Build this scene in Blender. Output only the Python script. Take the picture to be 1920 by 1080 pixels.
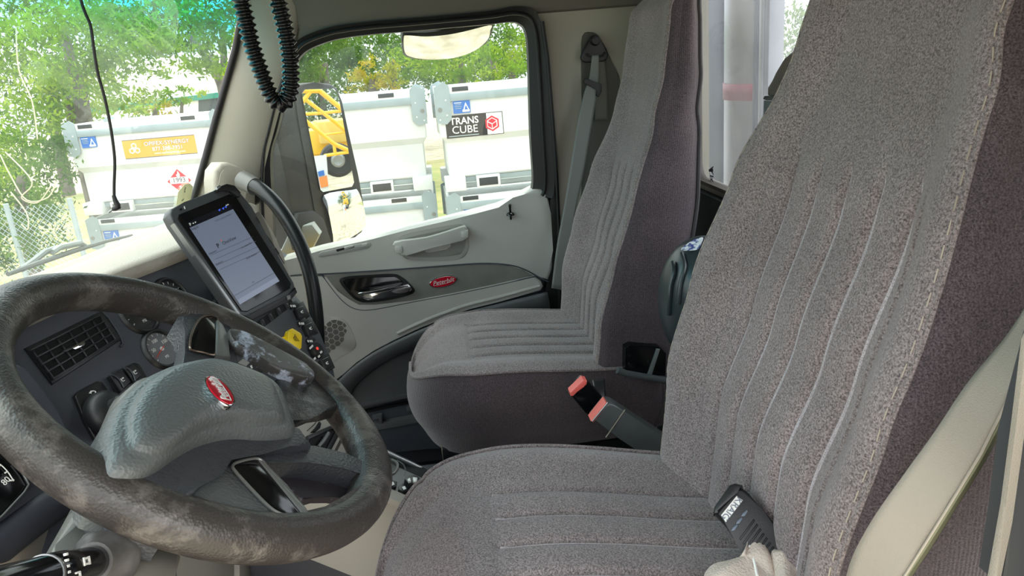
import bpy, bmesh, math, random
from mathutils import Vector, Matrix

for _o in list(bpy.data.objects):
    bpy.data.objects.remove(_o)
scene = bpy.context.scene
COL = scene.collection
V = Vector
rad = math.radians

# ------------------------------------------------------------------ camera
F = 1390.0
YAW, PITCH, ROLL = rad(5), rad(17), rad(4.8)
CAM = V((0, 0, 1.45))
cf = V((math.cos(YAW) * math.cos(PITCH), -math.sin(YAW) * math.cos(PITCH), -math.sin(PITCH)))
_r0 = V((-math.sin(YAW), -math.cos(YAW), 0))
_u0 = _r0.cross(cf)
cr = math.cos(ROLL) * _r0 - math.sin(ROLL) * _u0
cu = math.sin(ROLL) * _r0 + math.cos(ROLL) * _u0
cd = bpy.data.cameras.new('camera')
cd.sensor_width = 36
cd.lens = 36 * F / 1920
cd.clip_start = 0.02
cd.clip_end = 300
cam = bpy.data.objects.new('camera', cd)
COL.objects.link(cam)
m = Matrix((cr, cu, -cf)).transposed().to_4x4()
m.translation = CAM
cam.matrix_world = m
scene.camera = cam

# ------------------------------------------------------------------ sky, sun, exposure
world = bpy.data.worlds.new('sky')
scene.world = world
world.use_nodes = True
wn = world.node_tree
bg = wn.nodes['Background']
# hazy overcast: the standard overcast distribution, (1 + 2 sin h) / 3 of the zenith
_tc = wn.nodes.new('ShaderNodeTexCoord'); _sp = wn.nodes.new('ShaderNodeSeparateXYZ')
wn.links.new(_tc.outputs['Generated'], _sp.inputs[0])
_mr = wn.nodes.new('ShaderNodeMapRange')
_mr.inputs['From Min'].default_value = 0; _mr.inputs['From Max'].default_value = 1
_mr.inputs['To Min'].default_value = 1 / 3; _mr.inputs['To Max'].default_value = 1
wn.links.new(_sp.outputs['Z'], _mr.inputs['Value'])
_ml = wn.nodes.new('ShaderNodeMath'); _ml.operation = 'MULTIPLY'; _ml.inputs[1].default_value = 2.75
wn.links.new(_mr.outputs['Result'], _ml.inputs[0]); wn.links.new(_ml.outputs[0], bg.inputs['Strength'])
bg.inputs['Color'].default_value = (0.95, 0.975, 1.0, 1)
sd = bpy.data.lights.new('sun', 'SUN')
sd.energy = 2.2
sd.angle = rad(6)
sd.color = (1.0, 0.96, 0.88)
sun = bpy.data.objects.new('sun', sd)
COL.objects.link(sun)
# high early-afternoon sun standing beyond the tanks, so their faces are in shade
sun.rotation_euler = V((-0.32, 0.22, -1.0)).to_track_quat('-Z', 'Y').to_euler()
vs = scene.view_settings
vs.view_transform = 'Standard'
vs.look = 'None'
vs.gamma = 1
vs.use_curve_mapping = False
vs.exposure = 1.24

# ------------------------------------------------------------------ geometry helpers
def ray(x, y):
    return (cf * F + cr * (x - 960) + cu * (540 - y)) / F
def atX(x, y, X):
    d = ray(x, y); return CAM + d * ((X - CAM.x) / d.x)
def atY(x, y, Y):
    d = ray(x, y); return CAM + d * ((Y - CAM.y) / d.y)
def atZ(x, y, Z):
    d = ray(x, y); return CAM + d * ((Z - CAM.z) / d.z)
def atD(x, y, D):
    return CAM + ray(x, y) * D

class Frame:
    """a plane in the cab: origin, right, down, outward normal"""
    def __init__(s, o, e1, e2, n=None):
        s.o = V(o); s.e1 = V(e1).normalized(); e2 = V(e2)
        s.e2 = (e2 - s.e1 * e2.dot(s.e1)).normalized()
        s.n = s.e1.cross(s.e2)
        s.n.normalize()
        if s.n.dot(CAM - s.o) < 0: s.n = -s.n
    def hit(s, x, y, off=0.0):
        d = ray(x, y); o = s.o + s.n * off
        return CAM + d * ((o - CAM).dot(s.n) / d.dot(s.n))
    def uv(s, x, y, off=0.0):
        p = s.hit(x, y, off) - s.o
        return p.dot(s.e1), p.dot(s.e2)
    def L(s, a, b, c=0.0):
        return s.o + s.e1 * a + s.e2 * b + s.n * c
    def shift(s, off):
        return Frame(s.o + s.n * off, s.e1, s.e2)

def planeX(X):
    return Frame((X, 0, 1), (0, -1, 0), (0, 0, -1))
def planeY(Y):
    return Frame((1, Y, 1), (1, 0, 0), (0, 0, -1))

ROOT = {}
def smooth(me, ang=40):
    for p in me.polygons: p.use_smooth = True
    try:
        me.set_sharp_from_angle(angle=rad(ang))
    except Exception:
        pass
def obj(name, me, mat=None, parent=None, kind=None, ang=40, **kw):
    if isinstance(me, bmesh.types.BMesh):
        bm = me; me = bpy.data.meshes.new(name)
        bmesh.ops.recalc_face_normals(bm, faces=bm.faces)
        bm.to_mesh(me); bm.free()
    if ang: smooth(me, ang)
    o = bpy.data.objects.new(name, me)
    COL.objects.link(o)
    if mat is not None:
        me.materials.clear(); me.materials.append(mat)
    if parent is not None:
        o.parent = parent
        o.matrix_parent_inverse = Matrix.Translation(-ROOT.get(parent.name, V((0, 0, 0))))
    if kind: o['kind'] = kind
    for k, v in kw.items(): o[k] = v
    return o
def thing(name, label, cat, loc=(0, 0, 0), group=None, kind=None):
    o = bpy.data.objects.new(name, None)
    COL.objects.link(o)
    o.empty_display_size = 0.05
    o.location = loc
    ROOT[o.name] = V(loc)
    tag(o, label, cat, group, kind)
    return o
def tag(o, label=None, cat=None, group=None, kind=None):
    if label: o['label'] = label
    if cat: o['category'] = cat
    if group: o['group'] = group
    if kind: o['kind'] = kind
    return o
def copy_tree(o, parent=None):
    c = o.copy(); COL.objects.link(c)
    if parent is not None:
        c.parent = parent; c.matrix_parent_inverse = o.matrix_parent_inverse.copy()
    for ch in o.children: copy_tree(ch, c)
    return c

def crom(pts, n=6, closed=True):
    """Catmull-Rom through 2-D or 3-D points"""
    P = [V(p) if len(p) == 3 else V((p[0], p[1], 0)) for p in pts]
    out = []; N = len(P)
    rng = range(N) if closed else range(N - 1)
    for i in rng:
        if closed:
            a, b, c, d = P[i - 1], P[i], P[(i + 1) % N], P[(i + 2) % N]
        else:
            a, b, c, d = P[max(i - 1, 0)], P[i], P[i + 1], P[min(i + 2, N - 1)]
        for k in range(n):
            t = k / n
            out.append(0.5 * ((2 * b) + (c - a) * t + (2 * a - 5 * b + 4 * c - d) * t * t + (3 * b - a - 3 * c + d) * t ** 3))
    if not closed: out.append(P[-1])
    return [tuple(p) if len(pts[0]) == 3 else (p.x, p.y) for p in out]

def prism_bm(front, depthvec, bevel=0.0, seg=2, bm=None):
    """closed prism from a loop of 3-D points, extruded along depthvec, front edges bevelled"""
    own = bm is None
    if own: bm = bmesh.new()
    vf = [bm.verts.new(p) for p in front]
    vb = [bm.verts.new(V(p) + V(depthvec)) for p in front]
    n = len(vf)
    ff = bm.faces.new(vf); bm.faces.new(list(reversed(vb)))
    for i in range(n):
        bm.faces.new((vf[i], vb[i], vb[(i + 1) % n], vf[(i + 1) % n]))
    if bevel > 0:
        es = [e for e in ff.edges]
        bmesh.ops.bevel(bm, geom=es, offset=bevel, segments=seg, affect='EDGES', profile=0.5, clamp_overlap=True)
    return bm
def slab(name, px, fr, thick, mat, parent=None, bevel=0.003, off=0.0, sm=0, seg=2, **kw):
    """panel with the outline px (as seen in the photo) on frame fr, its own thickness behind"""
    if sm: px = crom(px, sm)
    pts = [fr.hit(x, y, off) for x, y in px]
    return obj(name, prism_bm(pts, -fr.n * thick, bevel, seg), mat, parent, **kw)
def slab_uv(name, uv, fr, thick, mat, parent=None, bevel=0.002, off=0.0, sm=0, seg=2, **kw):
    if sm: uv = crom(uv, sm)
    pts = [fr.L(a, b, off) for a, b in uv]
    return obj(name, prism_bm(pts, -fr.n * thick, bevel, seg), mat, parent, **kw)
def rrect(cx, cy, w, h, r, n=5):
    out = []
    for sx, sy, a0 in ((1, -1, -90), (1, 1, 0), (-1, 1, 90), (-1, -1, 180)):
        for k in range(n + 1):
            a = rad(a0 + 90 * k / n)
            out.append((cx + sx * (w / 2 - r) + r * math.cos(a), cy + sy * (h / 2 - r) + r * math.sin(a)))
    return out
def ellipse(cx, cy, rx, ry, n=32, rot=0):
    o = []
    for k in range(n):
        a = 2 * math.pi * k / n
        x, y = rx * math.cos(a), ry * math.sin(a)
        o.append((cx + x * math.cos(rot) - y * math.sin(rot), cy + x * math.sin(rot) + y * math.cos(rot)))
    return o

def tube_bm(path, rad_, seg=10, closed=False, bm=None, caps=True, flat=None):
    """tube along 3-D points; rad_ scalar or list; flat=(normal, ratio) squashes it"""
    if bm is None: bm = bmesh.new()
    P = [V(p) for p in path]; n = len(P)
    R = rad_ if isinstance(rad_, (list, tuple)) else [rad_] * n
    rings = []
    up = None
    for i in range(n):
        if closed: t = P[(i + 1) % n] - P[i - 1]
        else: t = P[min(i + 1, n - 1)] - P[max(i - 1, 0)]
        t.normalize()
        if up is None:
            up = V((0, 0, 1)) if abs(t.z) < 0.9 else V((1, 0, 0))
        a = (up - t * up.dot(t)).normalized(); b = t.cross(a); up = a
        rings.append([bm.verts.new(P[i] + (a * math.cos(2 * math.pi * k / seg) + b * math.sin(2 * math.pi * k / seg)) * R[i]) for k in range(seg)])
    m = n if closed else n - 1
    for i in range(m):
        r0, r1 = rings[i], rings[(i + 1) % n]
        for k in range(seg):
            bm.faces.new((r0[k], r0[(k + 1) % seg], r1[(k + 1) % seg], r1[k]))
    if caps and not closed:
        bm.faces.new(list(reversed(rings[0]))); bm.faces.new(rings[-1])
    return bm
def tube(name, path, r, mat, parent=None, seg=10, closed=False, **kw):
    return obj(name, tube_bm(path, r, seg, closed), mat, parent, **kw)
def lathe_bm(prof, fr, seg=32, cu_=0, cv_=0, bm=None, sx=1, sy=1):
    """prof: list of (radius, height along fr.n); centre (cu_,cv_) in frame"""
    if bm is None: bm = bmesh.new()
    rings = []
    for r_, h_ in prof:
        if r_ <= 1e-6:
            rings.append([bm.verts.new(fr.L(cu_, cv_, h_))])
        else:
            rings.append([bm.verts.new(fr.L(cu_ + sx * r_ * math.cos(2 * math.pi * k / seg), cv_ + sy * r_ * math.sin(2 * math.pi * k / seg), h_)) for k in range(seg)])
    for a, b in zip(rings, rings[1:]):
        for k in range(seg):
            k2 = (k + 1) % seg
            if len(a) == 1 and len(b) == 1: continue
            if len(a) == 1: bm.faces.new((a[0], b[k2], b[k]))
            elif len(b) == 1: bm.faces.new((a[k], a[k2], b[0]))
            else: bm.faces.new((a[k], a[k2], b[k2], b[k]))
    return bm
def grid_bm(fn, nu, nv, bm=None, closed_u=False):
    if bm is None: bm = bmesh.new()
    G = [[bm.verts.new(fn(i, j)) for i in range(nu)] for j in range(nv)]
    for j in range(nv - 1):
        for i in range(nu if closed_u else nu - 1):
            i2 = (i + 1) % nu
            bm.faces.new((G[j][i], G[j][i2], G[j + 1][i2], G[j + 1][i]))
    return bm
def box_bm(c, ax, ay, az, hx, hy, hz, bevel=0.0, bm=None, seg=2):
    if bm is None: bm = bmesh.new()
    c = V(c); ax, ay, az = V(ax).normalized(), V(ay).normalized(), V(az).normalized()
    vs_ = [bm.verts.new(c + ax * hx * sx + ay * hy * sy + az * hz * sz) for sz in (-1, 1) for sy in (-1, 1) for sx in (-1, 1)]
    fs = [bm.faces.new([vs_[i] for i in q]) for q in ((0, 2, 3, 1), (4, 5, 7, 6), (0, 1, 5, 4), (2, 6, 7, 3), (0, 4, 6, 2), (1, 3, 7, 5))]
    if bevel > 0:
        es = set(e for f_ in fs for e in f_.edges)
        bmesh.ops.bevel(bm, geom=list(es), offset=bevel, segments=seg, affect='EDGES', profile=0.5)
    return bm
EX, EY, EZ = V((1, 0, 0)), V((0, 1, 0)), V((0, 0, 1))
def box(name, c, hx, hy, hz, mat, parent=None, bevel=0.003, ax=EX, ay=EY, az=EZ, **kw):
    return obj(name, box_bm(c, ax, ay, az, hx, hy, hz, bevel), mat, parent, **kw)
def ring_bm(outer, inner, depthvec, bm=None):
    """closed or open strip between two loops with thickness"""
    if bm is None: bm = bmesh.new()
    d = V(depthvec); n = len(outer)
    A = [bm.verts.new(p) for p in outer]; B = [bm.verts.new(p) for p in inner]
    A2 = [bm.verts.new(V(p) + d) for p in outer]; B2 = [bm.verts.new(V(p) + d) for p in inner]
    for i in range(n):
        j = (i + 1) % n
        bm.faces.new((A[i], A[j], B[j], B[i])); bm.faces.new((A2[i], B2[i], B2[j], A2[j]))
        bm.faces.new((A[i], A2[i], A2[j], A[j])); bm.faces.new((B[i], B[j], B2[j], B2[i]))
    return bm
def text(name, s, size, fr, u, v, mat, parent=None, ext=0.0003, off=0.0006, rot=0.0, align='CENTER', sx=1.0, shear=0.0, bold=0.0, mirror=False):
    """lettering as mesh, on frame fr at (u,v); reads along fr.e1"""
    cv = bpy.data.curves.new(name, 'FONT')
    cv.body = s; cv.size = size; cv.align_x = align; cv.align_y = 'CENTER'
    cv.extrude = ext; cv.shear = shear; cv.offset = bold; cv.resolution_u = 3
    tmp = bpy.data.objects.new(name, cv); COL.objects.link(tmp)
    dg = bpy.context.evaluated_depsgraph_get()
    me = bpy.data.meshes.new_from_object(tmp.evaluated_get(dg))
    bpy.data.objects.remove(tmp); bpy.data.curves.remove(cv)
    c, s_ = math.cos(rot), math.sin(rot)
    a = fr.e1 * c + fr.e2 * s_; b = fr.e1 * s_ - fr.e2 * c
    base = fr.L(u, v, off)
    if mirror: a = -a
    for vt in me.vertices:
        p = vt.co
        vt.co = base + a * p.x * sx + b * p.y + fr.n * p.z
    return obj(name, me, mat, parent, ang=0)

# ------------------------------------------------------------------ material helpers
def new_mat(name):
    m_ = bpy.data.materials.new(name); m_.use_nodes = True
    nt = m_.node_tree
    return m_, nt, nt.nodes['Principled BSDF'], nt.nodes['Material Output']
def rgb(r, g, b):
    """sRGB 0-255 to linear"""
    def c(x):
        x /= 255.0
        return x / 12.92 if x <= 0.04045 else ((x + 0.055) / 1.055) ** 2.4
    return (c(r), c(g), c(b), 1)
def plain(name, col, rough=0.5, metal=0.0, spec=0.5, var=0.0, vscale=8.0, bump=0.0, bscale=300.0, emit=None, estr=1.0, coat=0.0, col2=None, voro=False):
    m_, nt, b, out = new_mat(name)
    N, Lk = nt.nodes, nt.links
    b.inputs['Base Color'].default_value = col
    b.inputs['Roughness'].default_value = rough
    b.inputs['Metallic'].default_value = metal
    b.inputs['Specular IOR Level'].default_value = spec
    b.inputs['Coat Weight'].default_value = coat
    tc = N.new('ShaderNodeTexCoord')
    if var > 0 or col2:
        nz = N.new('ShaderNodeTexNoise'); nz.inputs['Scale'].default_value = vscale; nz.inputs['Detail'].default_value = 5
        Lk.new(tc.outputs['Object'], nz.inputs['Vector'])
        mx = N.new('ShaderNodeMix'); mx.data_type = 'RGBA'
        c2 = col2 or tuple(max(0, c * (1 - var)) for c in col[:3]) + (1,)
        mx.inputs['A'].default_value = col; mx.inputs['B'].default_value = c2
        rp = N.new('ShaderNodeMapRange'); rp.inputs['From Min'].default_value = 0.35; rp.inputs['From Max'].default_value = 0.65
        Lk.new(nz.outputs['Fac'], rp.inputs['Value']); Lk.new(rp.outputs['Result'], mx.inputs['Factor'])
        Lk.new(mx.outputs['Result'], b.inputs['Base Color'])
    if bump > 0:
        if voro:
            t2 = N.new('ShaderNodeTexVoronoi'); o2 = 'Distance'
        else:
            t2 = N.new('ShaderNodeTexNoise'); o2 = 'Fac'; t2.inputs['Detail'].default_value = 3
        t2.inputs['Scale'].default_value = bscale
        Lk.new(tc.outputs['Object'], t2.inputs['Vector'])
        bp = N.new('ShaderNodeBump'); bp.inputs['Strength'].default_value = bump; bp.inputs['Distance'].default_value = 0.002
        Lk.new(t2.outputs[o2], bp.inputs['Height']); Lk.new(bp.outputs['Normal'], b.inputs['Normal'])
    if emit:
        b.inputs['Emission Color'].default_value = emit; b.inputs['Emission Strength'].default_value = estr
    return m_
def tweed(name, dark, light, scale=420, rib=0.0, sheen=0.35, axis=(1, 1, 1), ribscale=170):
    """woven seat cloth: speckled yarn colours, fine relief, a little nap"""
    m_, nt, b, out = new_mat(name)
    N, Lk = nt.nodes, nt.links
    tc = N.new('ShaderNodeTexCoord'); mp = N.new('ShaderNodeMapping'); mp.inputs['Scale'].default_value = axis
    Lk.new(tc.outputs['Object'], mp.inputs['Vector'])
    n1 = N.new('ShaderNodeTexNoise'); n1.inputs['Scale'].default_value = scale; n1.inputs['Detail'].default_value = 4; n1.inputs['Roughness'].default_value = 0.75
    n2 = N.new('ShaderNodeTexNoise'); n2.inputs['Scale'].default_value = 9; n2.inputs['Detail'].default_value = 4
    Lk.new(mp.outputs['Vector'], n1.inputs['Vector']); Lk.new(tc.outputs['Object'], n2.inputs['Vector'])
    r1 = N.new('ShaderNodeValToRGB')
    r1.color_ramp.elements[0].position = 0.36; r1.color_ramp.elements[0].color = dark
    r1.color_ramp.elements[1].position = 0.66; r1.color_ramp.elements[1].color = light
    Lk.new(n1.outputs['Fac'], r1.inputs['Fac'])
    mx = N.new('ShaderNodeMix'); mx.data_type = 'RGBA'; mx.blend_type = 'MULTIPLY'
    mr = N.new('ShaderNodeMapRange'); mr.inputs['From Min'].default_value = 0.3; mr.inputs['From Max'].default_value = 0.7
    mr.inputs['To Min'].default_value = 0.85; mr.inputs['To Max'].default_value = 1.1
    Lk.new(n2.outputs['Fac'], mr.inputs['Value'])
    cb = N.new('ShaderNodeCombineColor')
    for k in range(3): Lk.new(mr.outputs['Result'], cb.inputs[k])
    mx.inputs['Factor'].default_value = 1
    Lk.new(r1.outputs['Color'], mx.inputs['A']); Lk.new(cb.outputs['Color'], mx.inputs['B'])
    Lk.new(mx.outputs['Result'], b.inputs['Base Color'])
    b.inputs['Roughness'].default_value = 0.95; b.inputs['Specular IOR Level'].default_value = 0.15
    b.inputs['Sheen Weight'].default_value = sheen; b.inputs['Sheen Roughness'].default_value = 0.45
    b.inputs['Sheen Tint'].default_value = (0.9, 0.87, 0.9, 1)
    bp = N.new('ShaderNodeBump'); bp.inputs['Strength'].default_value = 0.55; bp.inputs['Distance'].default_value = 0.0015
    if rib > 0:
        wv = N.new('ShaderNodeTexWave'); wv.bands_direction = 'Y'; wv.inputs['Scale'].default_value = 80; wv.inputs['Distortion'].default_value = 0.6
        Lk.new(tc.outputs['Object'], wv.inputs['Vector'])
        ad = N.new('ShaderNodeMath'); ad.operation = 'MULTIPLY_ADD'; ad.inputs[1].default_value = rib
        Lk.new(wv.outputs['Fac'], ad.inputs[0]); Lk.new(n1.outputs['Fac'], ad.inputs[2])
        Lk.new(ad.outputs[0], bp.inputs['Height'])
    else:
        Lk.new(n1.outputs['Fac'], bp.inputs['Height'])
    Lk.new(bp.outputs['Normal'], b.inputs['Normal'])
    return m_
def glass(name, tint=(1, 1, 1, 1), film=0.0, filmcol=(0.9, 0.95, 0.92, 1), band=None, refl=1.0):
    """thin window pane: clear, Fresnel reflection, a light film of dirt"""
    m_, nt, b, out = new_mat(name)
    N, Lk = nt.nodes, nt.links
    N.remove(b)
    tr = N.new('ShaderNodeBsdfTransparent'); tr.inputs['Color'].default_value = tint
    gl = N.new('ShaderNodeBsdfGlossy'); gl.inputs['Roughness'].default_value = 0.01
    lw = N.new('ShaderNodeLayerWeight'); lw.inputs['Blend'].default_value = 0.5
    pw = N.new('ShaderNodeMath'); pw.operation = 'POWER'; pw.inputs[1].default_value = 5
    Lk.new(lw.outputs['Facing'], pw.inputs[0])
    mu = N.new('ShaderNodeMath'); mu.operation = 'MULTIPLY_ADD'; mu.inputs[1].default_value = 0.9 * refl; mu.inputs[2].default_value = 0.045 * refl
    Lk.new(pw.outputs[0], mu.inputs[0])
    mx = N.new('ShaderNodeMixShader')
    Lk.new(mu.outputs[0], mx.inputs[0]); Lk.new(tr.outputs[0], mx.inputs[1]); Lk.new(gl.outputs[0], mx.inputs[2])
    last = mx
    tc = N.new('ShaderNodeTexCoord')
    if film > 0:
        tl = N.new('ShaderNodeBsdfTranslucent'); tl.inputs['Color'].default_value = filmcol
        nz = N.new('ShaderNodeTexNoise'); nz.inputs['Scale'].default_value = 5; nz.inputs['Detail'].default_value = 8
        Lk.new(tc.outputs['Object'], nz.inputs['Vector'])
        mr = N.new('ShaderNodeMapRange'); mr.inputs['From Min'].default_value = 0.3; mr.inputs['From Max'].default_value = 0.75
        mr.inputs['To Min'].default_value = film * 0.5; mr.inputs['To Max'].default_value = film * 1.5
        Lk.new(nz.outputs['Fac'], mr.inputs['Value'])
        m2 = N.new('ShaderNodeMixShader')
        Lk.new(mr.outputs['Result'], m2.inputs[0]); Lk.new(last.outputs[0], m2.inputs[1]); Lk.new(tl.outputs[0], m2.inputs[2])
        last = m2
    if band:
        z0, z1, c = band     # shade band printed in the top of the pane
        sp = N.new('ShaderNodeSeparateXYZ'); Lk.new(tc.outputs['Object'], sp.inputs[0])
        mr = N.new('ShaderNodeMapRange'); mr.inputs['From Min'].default_value = z0; mr.inputs['From Max'].default_value = z1
        Lk.new(sp.outputs['Z'], mr.inputs['Value'])
        mc = N.new('ShaderNodeMix'); mc.data_type = 'RGBA'; mc.inputs['A'].default_value = tint; mc.inputs['B'].default_value = c
        Lk.new(mr.outputs['Result'], mc.inputs['Factor']); Lk.new(mc.outputs['Result'], tr.inputs['Color'])
    Lk.new(last.outputs[0], out.inputs['Surface'])
    return m_
def leafmat(name, c1, c2, c3):
    m_, nt, b, out = new_mat(name)
    N, Lk = nt.nodes, nt.links
    N.remove(b)
    tc = N.new('ShaderNodeTexCoord')
    nz = N.new('ShaderNodeTexNoise'); nz.inputs['Scale'].default_value = 1.3; nz.inputs['Detail'].default_value = 6
    Lk.new(tc.outputs['Object'], nz.inputs['Vector'])
    rp = N.new('ShaderNodeValToRGB'); e = rp.color_ramp.elements
    e[0].position = 0.32; e[0].color = c1; e[1].position = 0.68; e[1].color = c3
    x = e.new(0.5); x.color = c2
    Lk.new(nz.outputs['Fac'], rp.inputs['Fac'])
    df = N.new('ShaderNodeBsdfDiffuse'); tl = N.new('ShaderNodeBsdfTranslucent')
    Lk.new(rp.outputs['Color'], df.inputs['Color']); Lk.new(rp.outputs['Color'], tl.inputs['Color'])
    mx = N.new('ShaderNodeMixShader'); mx.inputs[0].default_value = 0.5
    Lk.new(df.outputs[0], mx.inputs[1]); Lk.new(tl.outputs[0], mx.inputs[2]); Lk.new(mx.outputs[0], out.inputs['Surface'])
    return m_
def worn(name, base, wear, scale, thr, rough=0.42, bump=0.4, bscale=420, stretch=(1, 1, 1)):
    """grained black plastic rubbed pale in patches"""
    m_, nt, b, out = new_mat(name)
    N, Lk = nt.nodes, nt.links
    tc = N.new('ShaderNodeTexCoord'); mp = N.new('ShaderNodeMapping'); mp.inputs['Scale'].default_value = stretch
    Lk.new(tc.outputs['Object'], mp.inputs['Vector'])
    nz = N.new('ShaderNodeTexNoise'); nz.inputs['Scale'].default_value = scale; nz.inputs['Detail'].default_value = 10; nz.inputs['Roughness'].default_value = 0.72
    Lk.new(mp.outputs['Vector'], nz.inputs['Vector'])
    rp = N.new('ShaderNodeMapRange'); rp.inputs['From Min'].default_value = thr; rp.inputs['From Max'].default_value = thr + 0.09
    Lk.new(nz.outputs['Fac'], rp.inputs['Value'])
    mx = N.new('ShaderNodeMix'); mx.data_type = 'RGBA'; mx.inputs['A'].default_value = base; mx.inputs['B'].default_value = wear
    Lk.new(rp.outputs['Result'], mx.inputs['Factor']); Lk.new(mx.outputs['Result'], b.inputs['Base Color'])
    r2 = N.new('ShaderNodeMapRange'); r2.inputs['To Min'].default_value = rough; r2.inputs['To Max'].default_value = rough - 0.08
    Lk.new(rp.outputs['Result'], r2.inputs['Value']); Lk.new(r2.outputs['Result'], b.inputs['Roughness'])
    vo = N.new('ShaderNodeTexVoronoi'); vo.inputs['Scale'].default_value = bscale
    Lk.new(tc.outputs['Object'], vo.inputs['Vector'])
    bp = N.new('ShaderNodeBump'); bp.inputs['Strength'].default_value = bump; bp.inputs['Distance'].default_value = 0.001
    Lk.new(vo.outputs['Distance'], bp.inputs['Height']); Lk.new(bp.outputs['Normal'], b.inputs['Normal'])
    return m_

M = {}
M['cream'] = plain('cream dash vinyl', rgb(176, 170, 157), 0.6, bump=0.25, bscale=260, voro=True)
M['pillar'] = plain('pale grey pillar plastic', rgb(162, 158, 145), 0.62, bump=0.1, bscale=500)
M['head'] = plain('grey headliner', rgb(104, 100, 92), 0.9, bump=0.2, bscale=700)
M['navy'] = plain('slate dash plastic', rgb(62, 64, 72), 0.5, bump=0.15, bscale=600)
M['navy2'] = plain('dark slate dash plastic', rgb(46, 48, 56), 0.5, bump=0.15, bscale=600)
M['black'] = plain('black plastic', rgb(22, 23, 25), 0.42, bump=0.08, bscale=500)
M['gloss'] = plain('glossy black plastic', rgb(14, 15, 17), 0.12)
M['rubber'] = plain('black rubber', rgb(18, 19, 19), 0.5)
M['hose'] = plain('shiny black cord rubber', rgb(16, 17, 18), 0.25)
M['doorup'] = plain('grey door vinyl', rgb(186, 186, 179), 0.5, bump=0.12, bscale=420, voro=True)
M['doorins'] = plain('dark grey door insert', rgb(126, 126, 120), 0.55, var=0.12, vscale=25, bump=0.1, bscale=300)
M['doorlow'] = plain('light grey door panel', rgb(190, 188, 182), 0.45, bump=0.08, bscale=500, var=0.05)
M['doordark'] = plain('charcoal door pocket', rgb(100, 102, 104), 0.42, bump=0.1, bscale=500, var=0.15)
M['doordark2'] = plain('dark slate lower door', rgb(72, 76, 84), 0.45, bump=0.1, bscale=500)
M['chrome'] = plain('chrome', rgb(225, 227, 228), 0.08, metal=1)
M['steel'] = plain('grey steel', rgb(150, 152, 152), 0.35, metal=0.8)
M['silver'] = plain('silver script', rgb(225, 225, 222), 0.35, metal=0.2)
M['red'] = plain('red enamel', rgb(190, 14, 40), 0.2, coat=0.6)
M['white'] = plain('white print', rgb(235, 235, 230), 0.6)
M['ink'] = plain('black print', rgb(20, 20, 22), 0.7)
M['floor'] = plain('black rubber floor mat', rgb(24, 25, 28), 0.6, bump=0.2, bscale=300)
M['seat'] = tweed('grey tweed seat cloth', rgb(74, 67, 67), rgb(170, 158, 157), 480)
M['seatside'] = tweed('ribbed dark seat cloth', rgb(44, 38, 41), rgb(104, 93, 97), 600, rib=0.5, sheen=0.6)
M['thread'] = plain('pale stitching thread', rgb(160, 152, 138), 0.8)
M['belt'] = plain('grey belt webbing', rgb(122, 125, 121), 0.45, bump=0.3, bscale=900)
M['beltcream'] = plain('cream belt webbing', rgb(140, 134, 122), 0.7, bump=0.3, bscale=900)
M['wheelhub'] = plain('grey-green grained hub plastic', rgb(92, 96, 95), 0.38, bump=0.3, bscale=330, voro=True)
M['wheelhub2'] = plain('black grained hub plastic', rgb(60, 62, 66), 0.4, bump=0.3, bscale=330, voro=True)
M['rim'] = worn('worn black rim', rgb(58, 54, 51), rgb(96, 91, 86), 22, 0.50, rough=0.4, stretch=(1, 0.6, 1))
M['rimworn'] = worn('rim rubbed to pale plastic', rgb(62, 58, 56), rgb(176, 182, 198), 30, 0.51, bump=0.1)
M['column'] = plain('grey column plastic', rgb(104, 104, 100), 0.4, bump=0.1, bscale=500)
M['consol'] = plain('pale console plastic', rgb(160, 156, 146), 0.5, bump=0.08, bscale=500)

# ================================================================== THE CAB (setting)
DX = 2.30                     # inner face of the passenger door
PD = planeX(DX)

floor = box('floor', (1.25, 0.1, 0.10), 1.10, 0.85, 0.03, M['floor'], bevel=0.004, kind='structure')
for k in range(26):           # ribs of the passenger mat
    x = 1.42 + k * 0.032
    box('mat_rib', (x, 0.30, 0.134), 0.008, 0.45, 0.006, M['floor'], floor, bevel=0.002)
ceiling = box('ceiling', (1.22, -0.09, 1.775), 1.08, 0.66, 0.025, M['head'], bevel=0.006, kind='structure')

# header above the passenger door, coved into the headliner
def header(i, j):
    prof = [(2.36, 1.575), (2.335, 1.577), (2.315, 1.582), (2.306, 1.60), (2.292, 1.645), (2.265, 1.69), (2.22, 1.725), (2.14, 1.745), (2.14, 1.80), (2.37, 1.80)]
    p = prof[i]; y = 0.455 - 1.175 * j / 20
    return V((p[0], y, p[1]))
trim_1 = obj('trim_1', grid_bm(header, 10, 21, closed_u=True), M['head'], kind='structure')
box('headliner_seam', (2.247, -0.0, 1.7), 0.002, 0.002, 0.03, M['rubber'], trim_1, bevel=0.0005, ax=V((1, 0, -0.9)), az=V((0.9, 0, 1)))

slab('corner_fillet', [(520, 40), (640, 10), (660, 46), (604, 60), (568, 76), (550, 96), (536, 122), (516, 120)], planeX(2.312), 0.03, M['head'], trim_1, bevel=0.004)
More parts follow.
